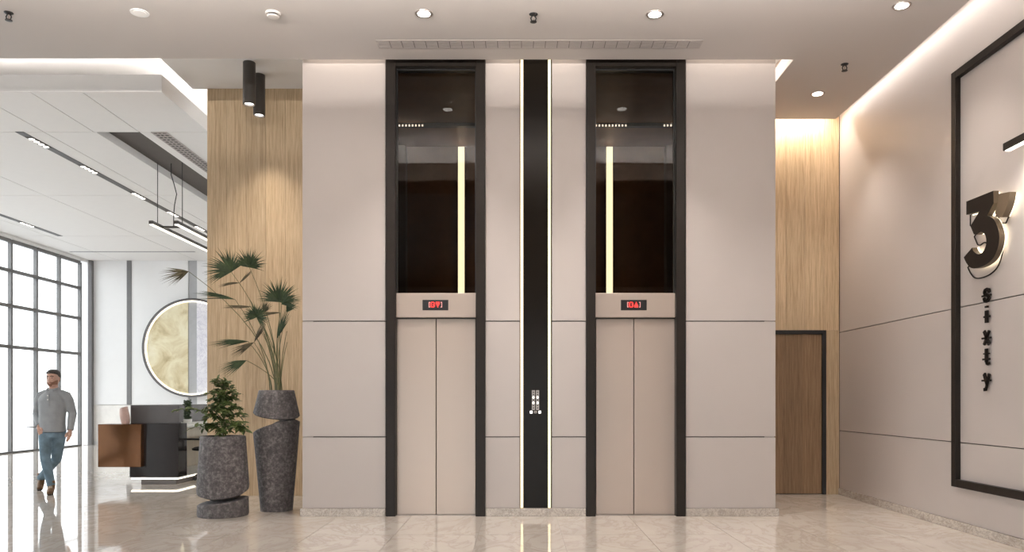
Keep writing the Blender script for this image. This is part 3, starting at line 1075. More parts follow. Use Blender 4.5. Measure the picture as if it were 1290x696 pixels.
def stroke(pts, w):
    """polyline to a list of quads of width w (in unit box, x scaled)"""
    out = []
    for p, q in zip(pts[:-1], pts[1:]):
        dx, dy = q[0] - p[0], q[1] - p[1]
        L = math.hypot(dx, dy) or 1
        nx, ny = -dy / L * w / 2, dx / L * w / 2
        ex, ey = dx / L * w * 0.18, dy / L * w * 0.18
        out.append([(p[0] - ex + nx, p[1] - ey + ny), (p[0] - ex - nx, p[1] - ey - ny), (q[0] + ex - nx, q[1] + ey - ny), (q[0] + ex + nx, q[1] + ey + ny)])
    return out


def strike(t, P, X, y, x0=-0.08, x1=1.04):
    a = P((x0, y)); b = P((x1, y))
    box('strike_bar', X + 0.001, X + 0.013, min(a[0], b[0]), max(a[0], b[0]), a[1] - 0.0085, a[1] + 0.0085, M['signblack'], t)
    for q in ((0.5, y),):
        c = P(q)
        box('standoff_pin', X + 0.013, XR, c[0] - 0.006, c[0] + 0.006, c[1] - 0.006, c[1] + 0.006, M['signblack'], t)


S = [(0.82, 0.72), (0.76, 0.88), (0.55, 0.95), (0.32, 0.90), (0.22, 0.76), (0.30, 0.62), (0.52, 0.53), (0.74, 0.42), (0.80, 0.26), (0.68, 0.11), (0.45, 0.05), (0.25, 0.12), (0.18, 0.30)]
GL = 'black slab letter {} on the sign wall below the numeral, struck by a bar'
t, P_, X_ = letter('sign_letter_s', stroke(S, 0.24), 1242, 364, 380.5, GL.format('s')); strike(t, P_, X_, 0.48)
t, P_, X_ = letter('sign_letter_i', [[(0.33, 0.0), (0.67, 0.0), (0.67, 0.72), (0.33, 0.72)], [(0.33, 0.88), (0.67, 0.88), (0.67, 1.0), (0.33, 1.0)]], 1242, 385.5, 407, GL.format('i')); strike(t, P_, X_, 0.36, 0.15, 0.9)
t, P_, X_ = letter('sign_letter_x', stroke([(0.22, 1.0), (0.80, 0.0)], 0.27) + stroke([(0.80, 1.0), (0.20, 0.0)], 0.20), 1242, 417.8, 434, GL.format('x')); strike(t, P_, X_, 0.48)
t, P_, X_ = letter('sign_letter_t', stroke([(0.46, 1.0), (0.46, 0.22)], 0.27) + stroke([(0.46, 0.25), (0.52, 0.10), (0.66, 0.05), (0.82, 0.09)], 0.17) + stroke([(0.15, 0.72), (0.85, 0.72)], 0.08), 1242, 440.4, 460, GL.format('t')); strike(t, P_, X_, 0.36, 0.02, 0.9)
t, P_, X_ = letter('sign_letter_y', stroke([(0.22, 1.0), (0.56, 0.38)], 0.26) + stroke([(0.82, 1.0), (0.52, 0.30), (0.40, 0.08), (0.20, 0.06)], 0.20), 1242, 472, 492.5, GL.format('y')); strike(t, P_, X_, 0.62)
for o in COL.objects:
    if o.get('category') == 'letter' and 'group' in o: pass

# ------------------------------------------------------------------ moon artwork on the back wall
YA = YB - 0.08
acx, acz, ar = ux(243, YA), vz(438.7, YA), 62.3 * YA / F
art = empty('round_moon_artwork', (acx, YA, acz - ar), 'round backlit moon artwork with grey rim on white wall', 'artwork')


def bm_ring(bm, r0, r1, y0, y1, n=72):
    prof = [(r0, y0), (r1, y0), (r1, y1), (r0, y1)]
    vs = [[bm.verts.new((acx + r * math.cos(2 * PI * k / n), y, acz + r * math.sin(2 * PI * k / n))) for (r, y) in prof] for k in range(n)]
    for k in range(n):
        a, b = vs[k], vs[(k + 1) % n]
        for j in range(4):
            bm.faces.new((a[j], b[j], b[(j + 1) % 4], a[(j + 1) % 4]))
    bmesh.ops.recalc_face_normals(bm, faces=bm.faces)


bm = bmesh.new(); bm_ring(bm, ar * 0.955, ar, YA - 0.10, YA + 0.02); from_bm('rim', bm, M['deskgrey'], art, 40)
bm = bmesh.new(); bm_ring(bm, ar * 0.93, ar * 0.955, YA - 0.055, YA + 0.02); from_bm('light_ring', bm, M['leddesk'], art, 40)


def disc_part(name, u0, u1, y0, y1, mat):
    a = max(-ar * 0.93, ux(u0, YA) - acx); b = min(ar * 0.93, ux(u1, YA) - acx)
    n = 24
    top = []; bot = []
    R = ar * 0.93
    for k in range(n + 1):
        xx = a + (b - a) * k / n
        h = math.sqrt(max(0, R * R - xx * xx))
        top.append((acx + xx, acz + h)); bot.append((acx + xx, acz - h))
    ring = []
    for q in bot + top[::-1]:
        if not ring or (abs(q[0] - ring[-1][0]) + abs(q[1] - ring[-1][1])) > 1e-5: ring.append(q)
    if abs(ring[0][0] - ring[-1][0]) + abs(ring[0][1] - ring[-1][1]) < 1e-5: ring.pop()
    bm = bmesh.new()
    f = [bm.verts.new((q[0], y0, q[1])) for q in ring]; bk = [bm.verts.new((q[0], y1, q[1])) for q in ring]
    bm.faces.new(f); bm.faces.new(bk[::-1])
    m = len(ring)
    for k in range(m): bm.faces.new((f[k], f[(k + 1) % m], bk[(k + 1) % m], bk[k]))
    bmesh.ops.recalc_face_normals(bm, faces=bm.faces)
    return from_bm(name, bm, mat, art)


disc_part('moon_panel', 150, 237.6, YA - 0.04, YA + 0.01, M['moon'])
disc_part('divider_strip', 237.6, 248.6, YA - 0.02, YA + 0.01, M['strip2'])
disc_part('marble_panel', 248.6, 330, YA - 0.04, YA + 0.01, M['marblewhite'])

# ------------------------------------------------------------------ pendant over the desk
pz = 4.215
pn = empty('linear_pendant_lamp', (-5.9, 14.7, pz), 'twin bar pendant lamp hanging over the reception desk', 'pendant lamp')
for xx in (-6.14, -5.72):
    hb = box('lamp_bar', xx - 0.035, xx + 0.035, 13.2, 16.2, pz, pz + 0.055, M['cyl'], pn, 0.004)
    box('bar_diffuser', xx - 0.028, xx + 0.028, 13.22, 16.18, pz - 0.012, pz, M['leddesk'], hb)
    for yy in (13.45, 15.95):
        tube('suspension_cable', [(xx + 0.0, yy, pz + 0.055), (xx + 0.0, yy, 5.31 if xx < -5.56 and xx > -6.19 else ZR)], 0.006, M['black'], pn, 6)
box('cross_bar', -6.105, -5.755, 13.55, 13.60, pz + 0.01, pz + 0.04, M['cyl'], pn)
tube('power_cord', [(-5.92, 13.57, pz + 0.03), (-5.92, 13.57, 4.45), (-5.90, 13.56, 4.62), (-5.86, 13.55, 4.8), (-5.90, 13.53, 4.98), (-5.94, 13.52, 5.12), (-5.94, 13.52, 5.315)], 0.008, M['black'], pn, 6)

# ------------------------------------------------------------------ reception desk
YDk = 12.0
dk = empty('reception_desk', (-5.6, 13.0, 0), 'dark gloss reception desk with bronze box front and lit plinth', 'desk')
bx0, bx1 = ux(163, YDk), ux(224.5, YDk)
zt_ = vz(534, YDk)
box('end_block', bx0, bx1, YDk, YDk + 0.32, 0.115, zt_, M['deskdark'], dk, 0.006)
box('screen_band', bx0, bx1, YDk + 0.03, YDk + 0.10, zt_, vz(511, YDk), M['deskgrey'], dk, 0.004)
box('screen_wall', bx0, bx0 + 0.07, YDk + 0.10, 15.2, 0.115, vz(511, YDk), M['deskgrey'], dk, 0.004)
bz0, bz1 = vz(589, YDk - 0.09), vz(535, YDk - 0.09)
box('bronze_box', ux(123, YDk - 0.09), ux(177.5, YDk - 0.09), YDk - 0.09, YDk + 0.30, bz0, bz1, M['bronze'], dk, 0.006)
box('counter_top', bx0 + 0.07, bx1 + 0.02, YDk + 0.32, 15.2, 0.855, 0.895, M['deskwhite'], dk, 0.004)
box('counter_apron', bx1 - 0.06, bx1 - 0.03, YDk + 0.32, 15.2, 0.70, 0.855, M['cream'], dk)
box('inner_panel', bx0 + 0.07, bx0 + 0.09, YDk + 0.32, 15.2, 0.115, 0.855, M['cream'], dk)
box('foot_panel', bx0 + 0.09, bx1, 15.1, 15.2, 0.115, 0.855, M['cream'], dk)
box('plinth', bx0 + 0.16, bx1 - 0.05, YDk + 0.04, 15.15, 0.0, 0.085, M['deskgrey'], dk)
box('plinth_shelf', bx0 + 0.0, bx1 + 0.0, YDk + 0.005, 15.2, 0.105, 0.115, M['deskwhite'], dk)
ll = box('plinth_light', bx0 + 0.02, bx1 - 0.008, YDk + 0.015, YDk + 0.035, 0.082, 0.105, M['leddesk'], dk)
box('plinth_light', bx1 - 0.03, bx1 - 0.008, YDk + 0.035, 15.1, 0.082, 0.105, M['leddesk'], dk)

# pink vase on the bronze box
vb = empty('pink_vase', (ux(157.5, YDk - 0.02), YDk - 0.02, bz1), 'rough pink clay vase standing on the bronze desk box', 'vase')
bm = bmesh.new()
rings = []
n = 20
vx, vy = ux(158.0, YDk - 0.02), YDk - 0.02
for i in range(11):
    s = i / 10
    z = bz1 + 0.25 * s
    r = 0.042 + 0.022 * math.sin(PI * min(1, s * 0.8 + 0.2)) + 0.012 * s
    off = -0.02 * s
    rings.append([Vector((vx + off + r * (1.0 + 0.10 * math.sin(3 * a + 4 * s)) * math.cos(a), vy + r * (1 + 0.10 * math.cos(2 * a + 3 * s)) * math.sin(a), z + (0.015 * math.cos(a) if i == 10 else 0))) for a in [2 * PI * k / n for k in range(n)]])
bm_rings(bm, rings)
bmesh.ops.recalc_face_normals(bm, faces=bm.faces)
from_bm('vase_body', bm, M['pink'], vb, True)
bm = bmesh.new()
tp = rings[-1]; ctr = sum(tp, Vector()) / n
bm_rings(bm, [[ctr + (p - ctr) * 0.8 + Vector((0, 0, 0.001)) for p in tp], [ctr + (p - ctr) * 0.78 + Vector((0, 0, 0.004)) for p in tp]])
from_bm('vase_mouth', bm, M['soil'], vb)


# ------------------------------------------------------------------ leaves
def bm_leaf(bm, base, tip, width, normal, fold=0.25, droop=0.0, nseg=4, prof=None):
    """lens-shaped folded blade from base to tip with two halves"""
    base, tip = Vector(base), Vector(tip)
    d = tip - base
    L = d.length
    if L < 1e-6: return
    d.normalize()
    side = d.cross(Vector(normal))
    if side.length < 1e-4: side = d.cross(Vector((0.3, 0.5, 0.8)))
    side.normalize()
    nn = side.cross(d).normalized()
    prof = prof or [0.25, 0.85, 1.0, 0.7, 0.0]
    m = len(prof) - 1
    mids, ls, rs = [], [], []
    for i, wv in enumerate(prof):
        s = i / m
        c = base + d * L * s + Vector((0, 0, -droop * L * s * s))
        mids.append(bm.verts.new(c))
        if wv > 0:
            ls.append(bm.verts.new(c + side * width * wv / 2 + nn * fold * width * wv / 2))
            rs.append(bm.verts.new(c - side * width * wv / 2 + nn * fold * width * wv / 2))
        else:
            ls.append(mids[-1]); rs.append(mids[-1])
    for i in range(m):
        for e, flip in ((ls, 0), (rs, 1)):
            q = [mids[i], mids[i + 1], e[i + 1], e[i]]
            if e[i + 1] is mids[i + 1]: q = [mids[i], mids[i + 1], e[i]]
            if flip: q = q[::-1]
            try: bm.faces.new(q)
            except ValueError: pass


# ------------------------------------------------------------------ planters
def tilt_ring(cx, cy, r, z, tilt_x, tilt_y, n=40, noise_=0.0):
    """ring of radius r cut by a plane: z rises with x*tilt_x + y*tilt_y"""
    out = []
    for k in range(n):
        a = 2 * PI * k / n
        dx, dy = r * math.cos(a), r * math.sin(a)
        out.append(Vector((cx + dx, cy + dy, z + dx * tilt_x + dy * tilt_y)))
    return out


def rings_obj(name, rings, mat, parent, smooth=35):
    bm = bmesh.new()
    bm_rings(bm, rings)
    bmesh.ops.recalc_face_normals(bm, faces=bm.faces)
    return from_bm(name, bm, mat, parent, smooth)


# --- lower planter with the leafy shrub
PY = 8.86
pcx = ux(281, PY)
k_ = PY / F
sh = empty('potted_shrub', (pcx, PY, 0), 'leafy green shrub in a dark grey stone planter, the shorter of two', 'potted plant')
rb = 31.0 * k_; rt = 27.2 * k_
rings_obj('planter_base', [tilt_ring(pcx, PY, rb * 0.97, 0.0, 0, 0), tilt_ring(pcx, PY, rb, 0.02, 0, 0), tilt_ring(pcx, PY, rb * 0.99, 0.155, 0.14, 0.05), tilt_ring(pcx, PY, rb * 0.94, 0.166, 0.13, 0.05), tilt_ring(pcx, PY, rb * 0.5, 0.18, 0.1, 0.03)], M['concrete'], sh)
zr = vz(549.5, PY)
body = [tilt_ring(pcx + 0.01, PY, rb * 0.42, 0.17, 0.05, 0.06), tilt_ring(pcx + 0.005, PY, rb * 0.60, 0.205, 0, 0.13), tilt_ring(pcx, PY, rb * 1.0, 0.285, 0, 0.26), tilt_ring(pcx, PY, rb * 1.015, 0.32, 0, 0.24)]
for s in (0.35, 0.6, 0.85, 0.985):
    z = 0.32 + (zr - 0.32) * s
    body.append(tilt_ring(pcx, PY, rb * 1.015 + (rt - rb * 1.015) * s, z, 0, 0.24 * (1 - s)))
body += [tilt_ring(pcx, PY, rt - 0.006, zr, 0, 0), tilt_ring(pcx, PY, rt - 0.025, zr, 0, 0), tilt_ring(pcx, PY, rt - 0.03, zr - 0.04, 0, 0)]
rings_obj('planter_body', body, M['concrete'], sh)
lathe('soil', pcx, PY, [(0.205, zr - 0.045), (0.205, zr - 0.028), (0.1, zr - 0.02)], M['soil'], sh, 28)

random.seed(11)
stem_pts = [(pcx, PY, zr - 0.03), (pcx + 0.01, PY, zr + 0.2), (pcx - 0.005, PY + 0.01, zr + 0.42), (pcx + 0.0, PY, vz(481, PY))]
tube('main_stem', stem_pts, [0.012, 0.010, 0.007, 0.004], M['stem'], sh, 7)


def branch(parent, p0, p1, nleaf, llen, sag=0.08):
    p0, p1 = Vector(p0), Vector(p1)
    bm = bmesh.new()
    pts = []
    for i in range(6):
        s = i / 5
        pts.append(p0.lerp(p1, s) + Vector((0, 0, sag * math.sin(PI * s))))
    bm_tube(bm, pts, [0.005, 0.0045, 0.004, 0.0035, 0.003, 0.002], 5)
    d = (p1 - p0).normalized()
    for i in range(nleaf):
        s = 0.18 + 0.82 * (i + random.random() * 0.6) / nleaf
        s = min(s, 1.0)
        b = p0.lerp(p1, s) + Vector((0, 0, sag * math.sin(PI * s)))
        a = random.uniform(0, 2 * PI)
        out = (d * random.uniform(0.3, 0.9) + Vector((math.cos(a), math.sin(a), random.uniform(-0.5, 0.35)))).normalized()
        L = llen * random.uniform(0.7, 1.2)
        bm_leaf(bm, b, b + out * L, L * random.uniform(0.34, 0.46), Vector((random.uniform(-.4, .4), random.uniform(-1, 0), 1)), 0.3, random.uniform(0.15, 0.5))
    return from_bm('leafy_branch', bm, M['shrub'], parent)


for i in range(34):
    s = i / 33
    a = i * 2.399
    z0 = zr - 0.02 + 0.52 * s
    reach = (0.27 - 0.15 * s) * random.uniform(0.8, 1.15)
    p0 = (pcx, PY, z0)
    p1 = (pcx + reach * math.cos(a), PY + reach * 0.8 * math.sin(a), z0 + random.uniform(0.0, 0.12))
    branch(sh, p0, p1, 24, 0.088 - 0.022 * s)
branch(sh, (pcx, PY, vz(500, PY)), (pcx + 0.005, PY - 0.01, vz(480, PY)), 18, 0.06, 0.0)
branch(sh, (pcx, PY, zr + 0.12), px(216, 519, PY + 0.05), 20, 0.085, 0.10)
branch(sh, (pcx, PY, zr + 0.02), px(240, 541, PY - 0.1), 12, 0.085, 0.08)
branch(sh, (pcx, PY, zr + 0.2), px(262, 513, PY - 0.12), 12, 0.08, 0.06)
branch(sh, (pcx, PY, zr + 0.02), px(311, 538, PY - 0.05), 15, 0.085, 0.10)
branch(sh, (pcx, PY, zr + 0.1), px(309, 527, PY), 12, 0.08, 0.06)
branch(sh, (pcx, PY, zr + 0.36), px(303, 497, PY), 10, 0.07, 0.03)

# --- taller planter with the fan palm
QY = 9.27
q_ = QY / F
qcx = ux(348.5, QY)
pm = empty('potted_fan_palm', (qcx, QY, 0), 'tall fan palm in a dark grey two-part stone planter by the wall', 'potted plant')
r0 = 19.6 * q_; r1 = 28.3 * q_
zlo_l = vz(547.5, QY); zlo_r = vz(531, QY)
zm = (zlo_l + zlo_r) / 2
tl = (zlo_r - zlo_l) / (2 * r1)
lowb = [tilt_ring(qcx, QY, r0, 0, 0, 0), tilt_ring(qcx, QY, r0 * 1.01, 0.02, 0, 0)]
for s in (0.25, 0.5, 0.75, 0.96):
    lowb.append(tilt_ring(qcx, QY, r0 + (r1 - r0) * s, zm * s, tl * s * s, -0.12 * s))
lowb += [tilt_ring(qcx, QY, r1, zm, tl, -0.12), tilt_ring(qcx, QY, r1 * 0.95, zm + 0.012, tl, -0.12)]
lowb += [tilt_ring(qcx + 0.05, QY, r1 * 0.62, zm + 0.05, tl * 1.05, -0.05), tilt_ring(qcx + 0.1, QY, r1 * 0.4, zm + 0.095, tl, 0.0)]
rings_obj('planter_body', lowb, M['concrete'], pm)
zu_l = vz(519, QY); zu_r = vz(526, QY)
zu = (zu_l + zu_r) / 2
tu = (zu_r - zu_l) / (2 * r1)
rtop = 21.5 * q_
ztp = vz(492, QY)
upb = [tilt_ring(qcx + 0.11, QY, r1 * 0.36, zm + 0.085, tu, 0.05), tilt_ring(qcx + 0.1, QY, r1 * 0.42, zu - 0.04, tu, 0.06), tilt_ring(qcx, QY, r1 * 0.95, zu - 0.008, tu, 0.16), tilt_ring(qcx, QY, r1, zu + 0.006, tu, 0.16)]
for s in (0.4, 0.8, 0.98):
    upb.append(tilt_ring(qcx, QY, r1 + (rtop - r1) * s, zu + (ztp - zu) * s, tu * (1 - s), 0.16 * (1 - s)))
upb += [tilt_ring(qcx, QY, rtop - 0.005, ztp, 0, 0), tilt_ring(qcx, QY, rtop - 0.022, ztp, 0, 0), tilt_ring(qcx, QY, rtop - 0.03, ztp - 0.04, 0, 0)]
rings_obj('planter_top', upb, M['concrete'], pm)
lathe('soil', qcx, QY, [(0.155, ztp - 0.045), (0.155, ztp - 0.03), (0.08, ztp - 0.024)], M['soil'], pm, 24)


def zq(x, y):
    return (200 + x / 3.663, 300 + y / 3.663)


random.seed(5)


def frond(hx, hy, ang, length, spread, n, Y=QY, tilt=0.25, mat='palm', curl=0.12, w=None, lean=0.0):
    """fan of blades around one hub; angles in the image plane (0 right, 90 up), lengths in crop pixels"""
    h = px(*zq(hx, hy), Y)
    L = 1.16 * length / 3.663 * Y / F
    n = int(n * 1.5)
    bm = bmesh.new()
    wd = w or max(0.012, 1.9 * math.radians(spread) * L * 0.42 / n)
    for i in range(n):
        s = (i / (n - 1) - 0.5) if n > 1 else 0
        a = math.radians(ang + s * spread + random.uniform(-2, 2))
        LL = L * (1.0 - 0.28 * (2 * abs(s)) ** 2) * random.uniform(0.88, 1.08)
        d = Vector((math.cos(a), -tilt + lean * s + random.uniform(-0.10, 0.10), math.sin(a)))
        d.normalize()
        nrm = Vector((random.uniform(-.2, .2), -1, 0.25))
        bm_leaf(bm, h, h + d * LL, wd, nrm, 0.35, curl * random.uniform(0.6, 1.5), prof=[0.18, 0.85, 1.0, 0.55, 0.22, 0.0])
    return from_bm('palm_frond', bm, M[mat], pm), h


root = Vector((qcx, QY, ztp - 0.03))


def stem(h, k, bend=0.0):
    h = Vector(h)
    st = root + Vector((random.uniform(-0.07, 0.09), random.uniform(-0.06, 0.06), 0))
    pts = []
    for i in range(9):
        s = i / 8
        p = st.lerp(h, s)
        # stems rise steeply first and lean outwards later
        lag = Vector((h.x - st.x, h.y - st.y, 0)) * (-(s * (1 - s)) * 0.9)
        pts.append(p + lag + Vector((0, 0, bend * math.sin(PI * s))))
    tube('palm_stem', pts, [0.0065 - 0.0004 * i for i in range(9)], M['stem'], pm, 6)


FR_ = [  # hub x, y, angle, length, spread, blades, depth, tilt, material, curl
    (335, 157, 122, 122, 165, 26, QY - 0.10, 0.25, 'palm', 0.22),
    (418, 136, 80, 98, 165, 24, QY + 0.02, 0.20, 'palm', 0.18),
    (138, 155, 198, 112, 62, 14, QY + 0.15, 0.30, 'palmdry', 0.05),
    (352, 284, 168, 158, 17, 14, QY - 0.05, 0.45, 'palm', 0.10),
    (556, 296, 82, 118, 175, 28, QY - 0.12, 0.25, 'palm', 0.20),
    (566, 306, 28, 100, 75, 15, QY - 0.20, 0.35, 'palm', 0.25),
    (452, 366, 75, 72, 250, 26, QY - 0.10, 0.30, 'palm', 0.15),
    (545, 466, 64, 150, 22, 13, QY - 0.10, 0.30, 'palm', 0.05),
    (590, 345, 60, 90, 50, 10, QY - 0.08, 0.30, 'palm', 0.3),
    (412, 478, 183, 150, 20, 14, QY - 0.10, 0.40, 'palm', 0.08),
    (405, 566, 204, 118, 44, 16, QY - 0.12, 0.35, 'palm', 0.10),
    (372, 208, 30, 82, 12, 9, QY - 0.05, 0.35, 'palmdry', -0.22),
    (372, 208, 182, 84, 12, 9, QY - 0.05, 0.35, 'palmdry', 0.16),
    (430, 318, 180, 122, 12, 9, QY - 0.02, 0.35, 'palmdry', 0.06),
    (560, 345, 186, 80, 14, 9, QY - 0.05, 0.35, 'palmdry', 0.02),
    (440, 482, 56, 112, 16, 10, QY - 0.06, 0.35, 'palmdry', 0.02),
    (440, 482, 212, 108, 32, 12, QY - 0.06, 0.35, 'palmdry', 0.04),
    (485, 345, 65, 70, 60, 9, QY - 0.05, 0.3, 'palmdry', 0.2),
]
for i, f in enumerate(FR_):
    o, h = frond(f[0], f[1], f[2], f[3], f[4], f[5], f[6], f[7], f[8], f[9])
    if i not in (12, 16): stem(h, i)
for k in range(5):
    stem(root + Vector((random.uniform(-0.2, 0.15), random.uniform(-0.1, 0.1), random.uniform(0.55, 0.75))), k)

# --- small plant on the reception counter
dpx, dpy = ux(236.5, 12.75), 12.75
dpt = empty('counter_plant', (dpx, dpy, 0.895), 'small dense green plant in a white pot on the desk counter', 'potted plant')
lathe('plant_pot', dpx, dpy, [(0.055, 0.896), (0.066, 0.95), (0.066, 0.975), (0.055, 0.975), (0.05, 0.95)], M['deskwhite'], dpt, 24)
random.seed(3)
for k in range(5):
    a = k * 1.26
    bm = bmesh.new()
    p0 = Vector((dpx + 0.02 * math.cos(a), dpy + 0.02 * math.sin(a), 0.95))
    p1 = Vector((dpx + 0.045 * math.cos(a), dpy + 0.045 * math.sin(a), 1.27))
    bm_tube(bm, [p0, p0.lerp(p1, .5), p1], 0.004, 5)
    for i in range(34):
        s = i / 33
        b = p0.lerp(p1, s)
        t_ = random.uniform(0, 2 * PI)
        out = Vector((math.cos(t_), math.sin(t_), random.uniform(0.2, 0.9))).normalized()
        bm_leaf(bm, b, b + out * 0.05, 0.026, Vector((0.2, -1, 0.5)), 0.3, 0.2)
    from_bm('plant_sprig', bm, M['palm'], dpt)

# ------------------------------------------------------------------ swivel chair behind the desk
chx, chy = -5.0, 12.78
ch = empty('swivel_chair', (chx, chy, 0), 'black swivel office chair tucked at the reception desk behind the planter', 'chair')
bm = bmesh.new()
rr = []
for (r, z) in ((0.20, 0.475), (0.235, 0.485), (0.24, 0.51), (0.20, 0.53)):
    rr.append([Vector((chx + r * (abs(math.cos(a)) ** 0.6) * (1 if math.cos(a) >= 0 else -1), chy + r * (abs(math.sin(a)) ** 0.6) * (1 if math.sin(a) >= 0 else -1), z)) for a in [2 * PI * k / 28 for k in range(28)]])
bm_rings(bm, rr); bmesh.ops.recalc_face_normals(bm, faces=bm.faces)
from_bm('seat', bm, M['chair'], ch, 40)
bm = bmesh.new()
bm_box(bm, chx + 0.20, chx + 0.25, chy - 0.21, chy + 0.21, 0.60, 0.95, 0.02, 3)
from_bm('backrest', bm, M['chair'], ch, 40)
tube('back_support', [(chx + 0.1, chy, 0.48), (chx + 0.24, chy, 0.5), (chx + 0.27, chy, 0.62), (chx + 0.255, chy, 0.75)], 0.018, M['chair'], ch)
for s in (-1, 1):
    ar_ = tube('armrest_post', [(chx - 0.02, chy + s * 0.2, 0.49), (chx - 0.02, chy + s * 0.27, 0.52), (chx - 0.02, chy + s * 0.27, 0.65)], 0.014, M['chair'], ch)
    bm = bmesh.new(); bm_box(bm, chx - 0.27, chx + 0.04, chy + s * 0.27 - 0.035, chy + s * 0.27 + 0.035, 0.65, 0.68, 0.012, 2)
    from_bm('armrest_pad', bm, M['chair'], ch, 40)
lathe('gas_column', chx, chy, [(0.03, 0.10), (0.03, 0.30), (0.018, 0.30), (0.018, 0.476)], M['chair'], ch, 16)
for k in range(5):
    a = 2 * PI * k / 5
    ex, ey = chx + 0.225 * math.cos(a), chy + 0.225 * math.sin(a)
    lg = tube('base_leg', [(chx, chy, 0.12), (chx + 0.14 * math.cos(a), chy + 0.14 * math.sin(a), 0.105), (ex, ey, 0.075)], [0.024, 0.02, 0.014], M['chair'], ch)
    bm = bmesh.new()
    d = Vector((math.cos(a + PI / 2), math.sin(a + PI / 2), 0))
    for s in (-1, 1):
        c = Vector((ex, ey, 0.0285))
        bm_tube(bm, [c + d * s * 0.010, c + d * s * 0.028], 0.028, 14)
    bm_tube(bm, [(ex, ey, 0.03), (ex, ey, 0.078)], 0.008, 8)
    from_bm('caster', bm, M['chair'], lg, 40)

# ------------------------------------------------------------------ walking man
MX, MY = -6.45, 10.95


def remeshed(name, bm, mat, parent, voxel=0.008, smooth=6):
    """union closed lofts into one continuous surface"""
    me = bpy.data.meshes.new('tmp'); 
    bmesh.ops.recalc_face_normals(bm, faces=bm.faces)
    bm.to_mesh(me); bm.free()
    o = bpy.data.objects.new('tmp', me)
    COL.objects.link(o)
    r = o.modifiers.new('r', 'REMESH'); r.mode = 'VOXEL'; r.voxel_size = voxel
    s = o.modifiers.new('s', 'SMOOTH'); s.iterations = smooth; s.factor = 0.5
    dg = bpy.context.evaluated_depsgraph_get()
    dg.update()
    nm = bpy.data.meshes.new_from_object(o.evaluated_get(dg))
    bpy.data.objects.remove(o); bpy.data.meshes.remove(me)
    b2 = bmesh.new(); b2.from_mesh(nm)
    bpy.data.meshes.remove(nm)
    return from_bm(name, b2, mat, parent, True)


def limb(bm, pts, r, r2=None, n=14):
    """tube with rounded ends; pts local to the man (x right in image, y away, z up)"""
    P3 = [Vector(p) + Vector((MX, MY, 0)) for p in pts]
    bm_tube(bm, P3, r, n, r2=r2)


def oval(cx, cy, z, rx, ry, n=24, p=2.3):
    out = []
    for k in range(n):
        a = 2 * PI * k / n
        c, s = math.cos(a), math.sin(a)
        out.append(Vector((MX + cx + rx * math.copysign(abs(c) ** (2 / p), c), MY + cy + ry * math.copysign(abs(s) ** (2 / p), s), z)))
    return out


def loft(bm, lst, n=24):
    bm_rings(bm, [oval(*l, n=n) for l in lst])


def ball(bm, c, r, sx=1, sy=1, sz=1, n=12):
    c = Vector(c) + Vector((MX, MY, 0))
    rings = []
    for i in range(1, 9):
        t = PI * i / 9
        rings.append([c + Vector((r * sx * math.sin(t) * math.cos(2 * PI * k / n), r * sy * math.sin(t) * math.sin(2 * PI * k / n), -r * sz * math.cos(t))) for k in range(n)])
    bm_rings(bm, rings)


man = empty('person', (MX, MY, 0), 'man in grey shirt, blue jeans and brown boots walking by the windows', 'person')
# joints (x, y, z) relative to the feet point
SHL, SHR = (-0.185, 0.03, 1.375), (0.185, 0.03, 1.375)
ELL, WRL = (-0.265, 0.09, 1.09), (-0.15, -0.05, 0.93)
ELR, WRR = (0.245, 0.06, 1.10), (0.262, -0.03, 0.87)
HPL, HPR = (-0.085, 0.0, 0.88), (0.085, 0.02, 0.88)
KNL, ANL = (-0.02, -0.13, 0.49), (0.045, -0.10, 0.115)
KNR, ANR = (0.03, 0.05, 0.47), (-0.40, 0.40, 0.17)

# body: head, neck, torso, arms, hands, legs as one surface
bm = bmesh.new()
hx, hy = 0.015, -0.01
loft(bm, [(hx, hy - 0.035, 1.468, 0.026, 0.022), (hx, hy - 0.028, 1.476, 0.042, 0.040), (hx, hy - 0.012, 1.498, 0.056, 0.064), (hx, hy + 0.0, 1.53, 0.066, 0.080), (hx, hy + 0.006, 1.565, 0.072, 0.090), (hx, hy + 0.010, 1.60, 0.075, 0.096), (hx, hy + 0.012, 1.635, 0.073, 0.093), (hx, hy + 0.014, 1.665, 0.062, 0.078), (hx, hy + 0.014, 1.685, 0.042, 0.052), (hx, hy + 0.014, 1.693, 0.02, 0.025)])
ball(bm, (hx, hy - 0.088, 1.557), 0.014, 0.85, 1.25, 1.1)
limb(bm, [(hx, hy - 0.078, 1.600), (hx, hy - 0.088, 1.575), (hx, hy - 0.096, 1.556)], [0.008, 0.010, 0.012])
limb(bm, [(hx - 0.045, hy - 0.066, 1.604), (hx, hy - 0.078, 1.608), (hx + 0.045, hy - 0.066, 1.604)], 0.010)
limb(bm, [(hx - 0.022, hy - 0.078, 1.518), (hx, hy - 0.084, 1.520), (hx + 0.022, hy - 0.078, 1.518)], 0.008)
for s in (-1, 1):
    ball(bm, (hx + s * 0.076, hy + 0.02, 1.575), 0.026, 0.35, 0.7, 1.1)
limb(bm, [(0.008, 0.025, 1.35), (0.01, 0.015, 1.43), (0.013, 0.005, 1.50)], [0.062, 0.056, 0.056])
loft(bm, [(0, 0.01, 0.84, 0.14, 0.09), (0, 0.01, 1.0, 0.145, 0.085), (0, 0.01, 1.2, 0.155, 0.095), (0, 0.02, 1.32, 0.150, 0.085), (0, 0.025, 1.38, 0.10, 0.06)])
for (s_, e_, w_) in ((SHL, ELL, WRL), (SHR, ELR, WRR)):
    limb(bm, [Vector(s_) + Vector((-s_[0] * 0.15, 0, -0.03)), e_, w_], [0.036, 0.034, 0.026])
limb(bm, [HPL, KNL, ANL], [0.07, 0.05, 0.035])
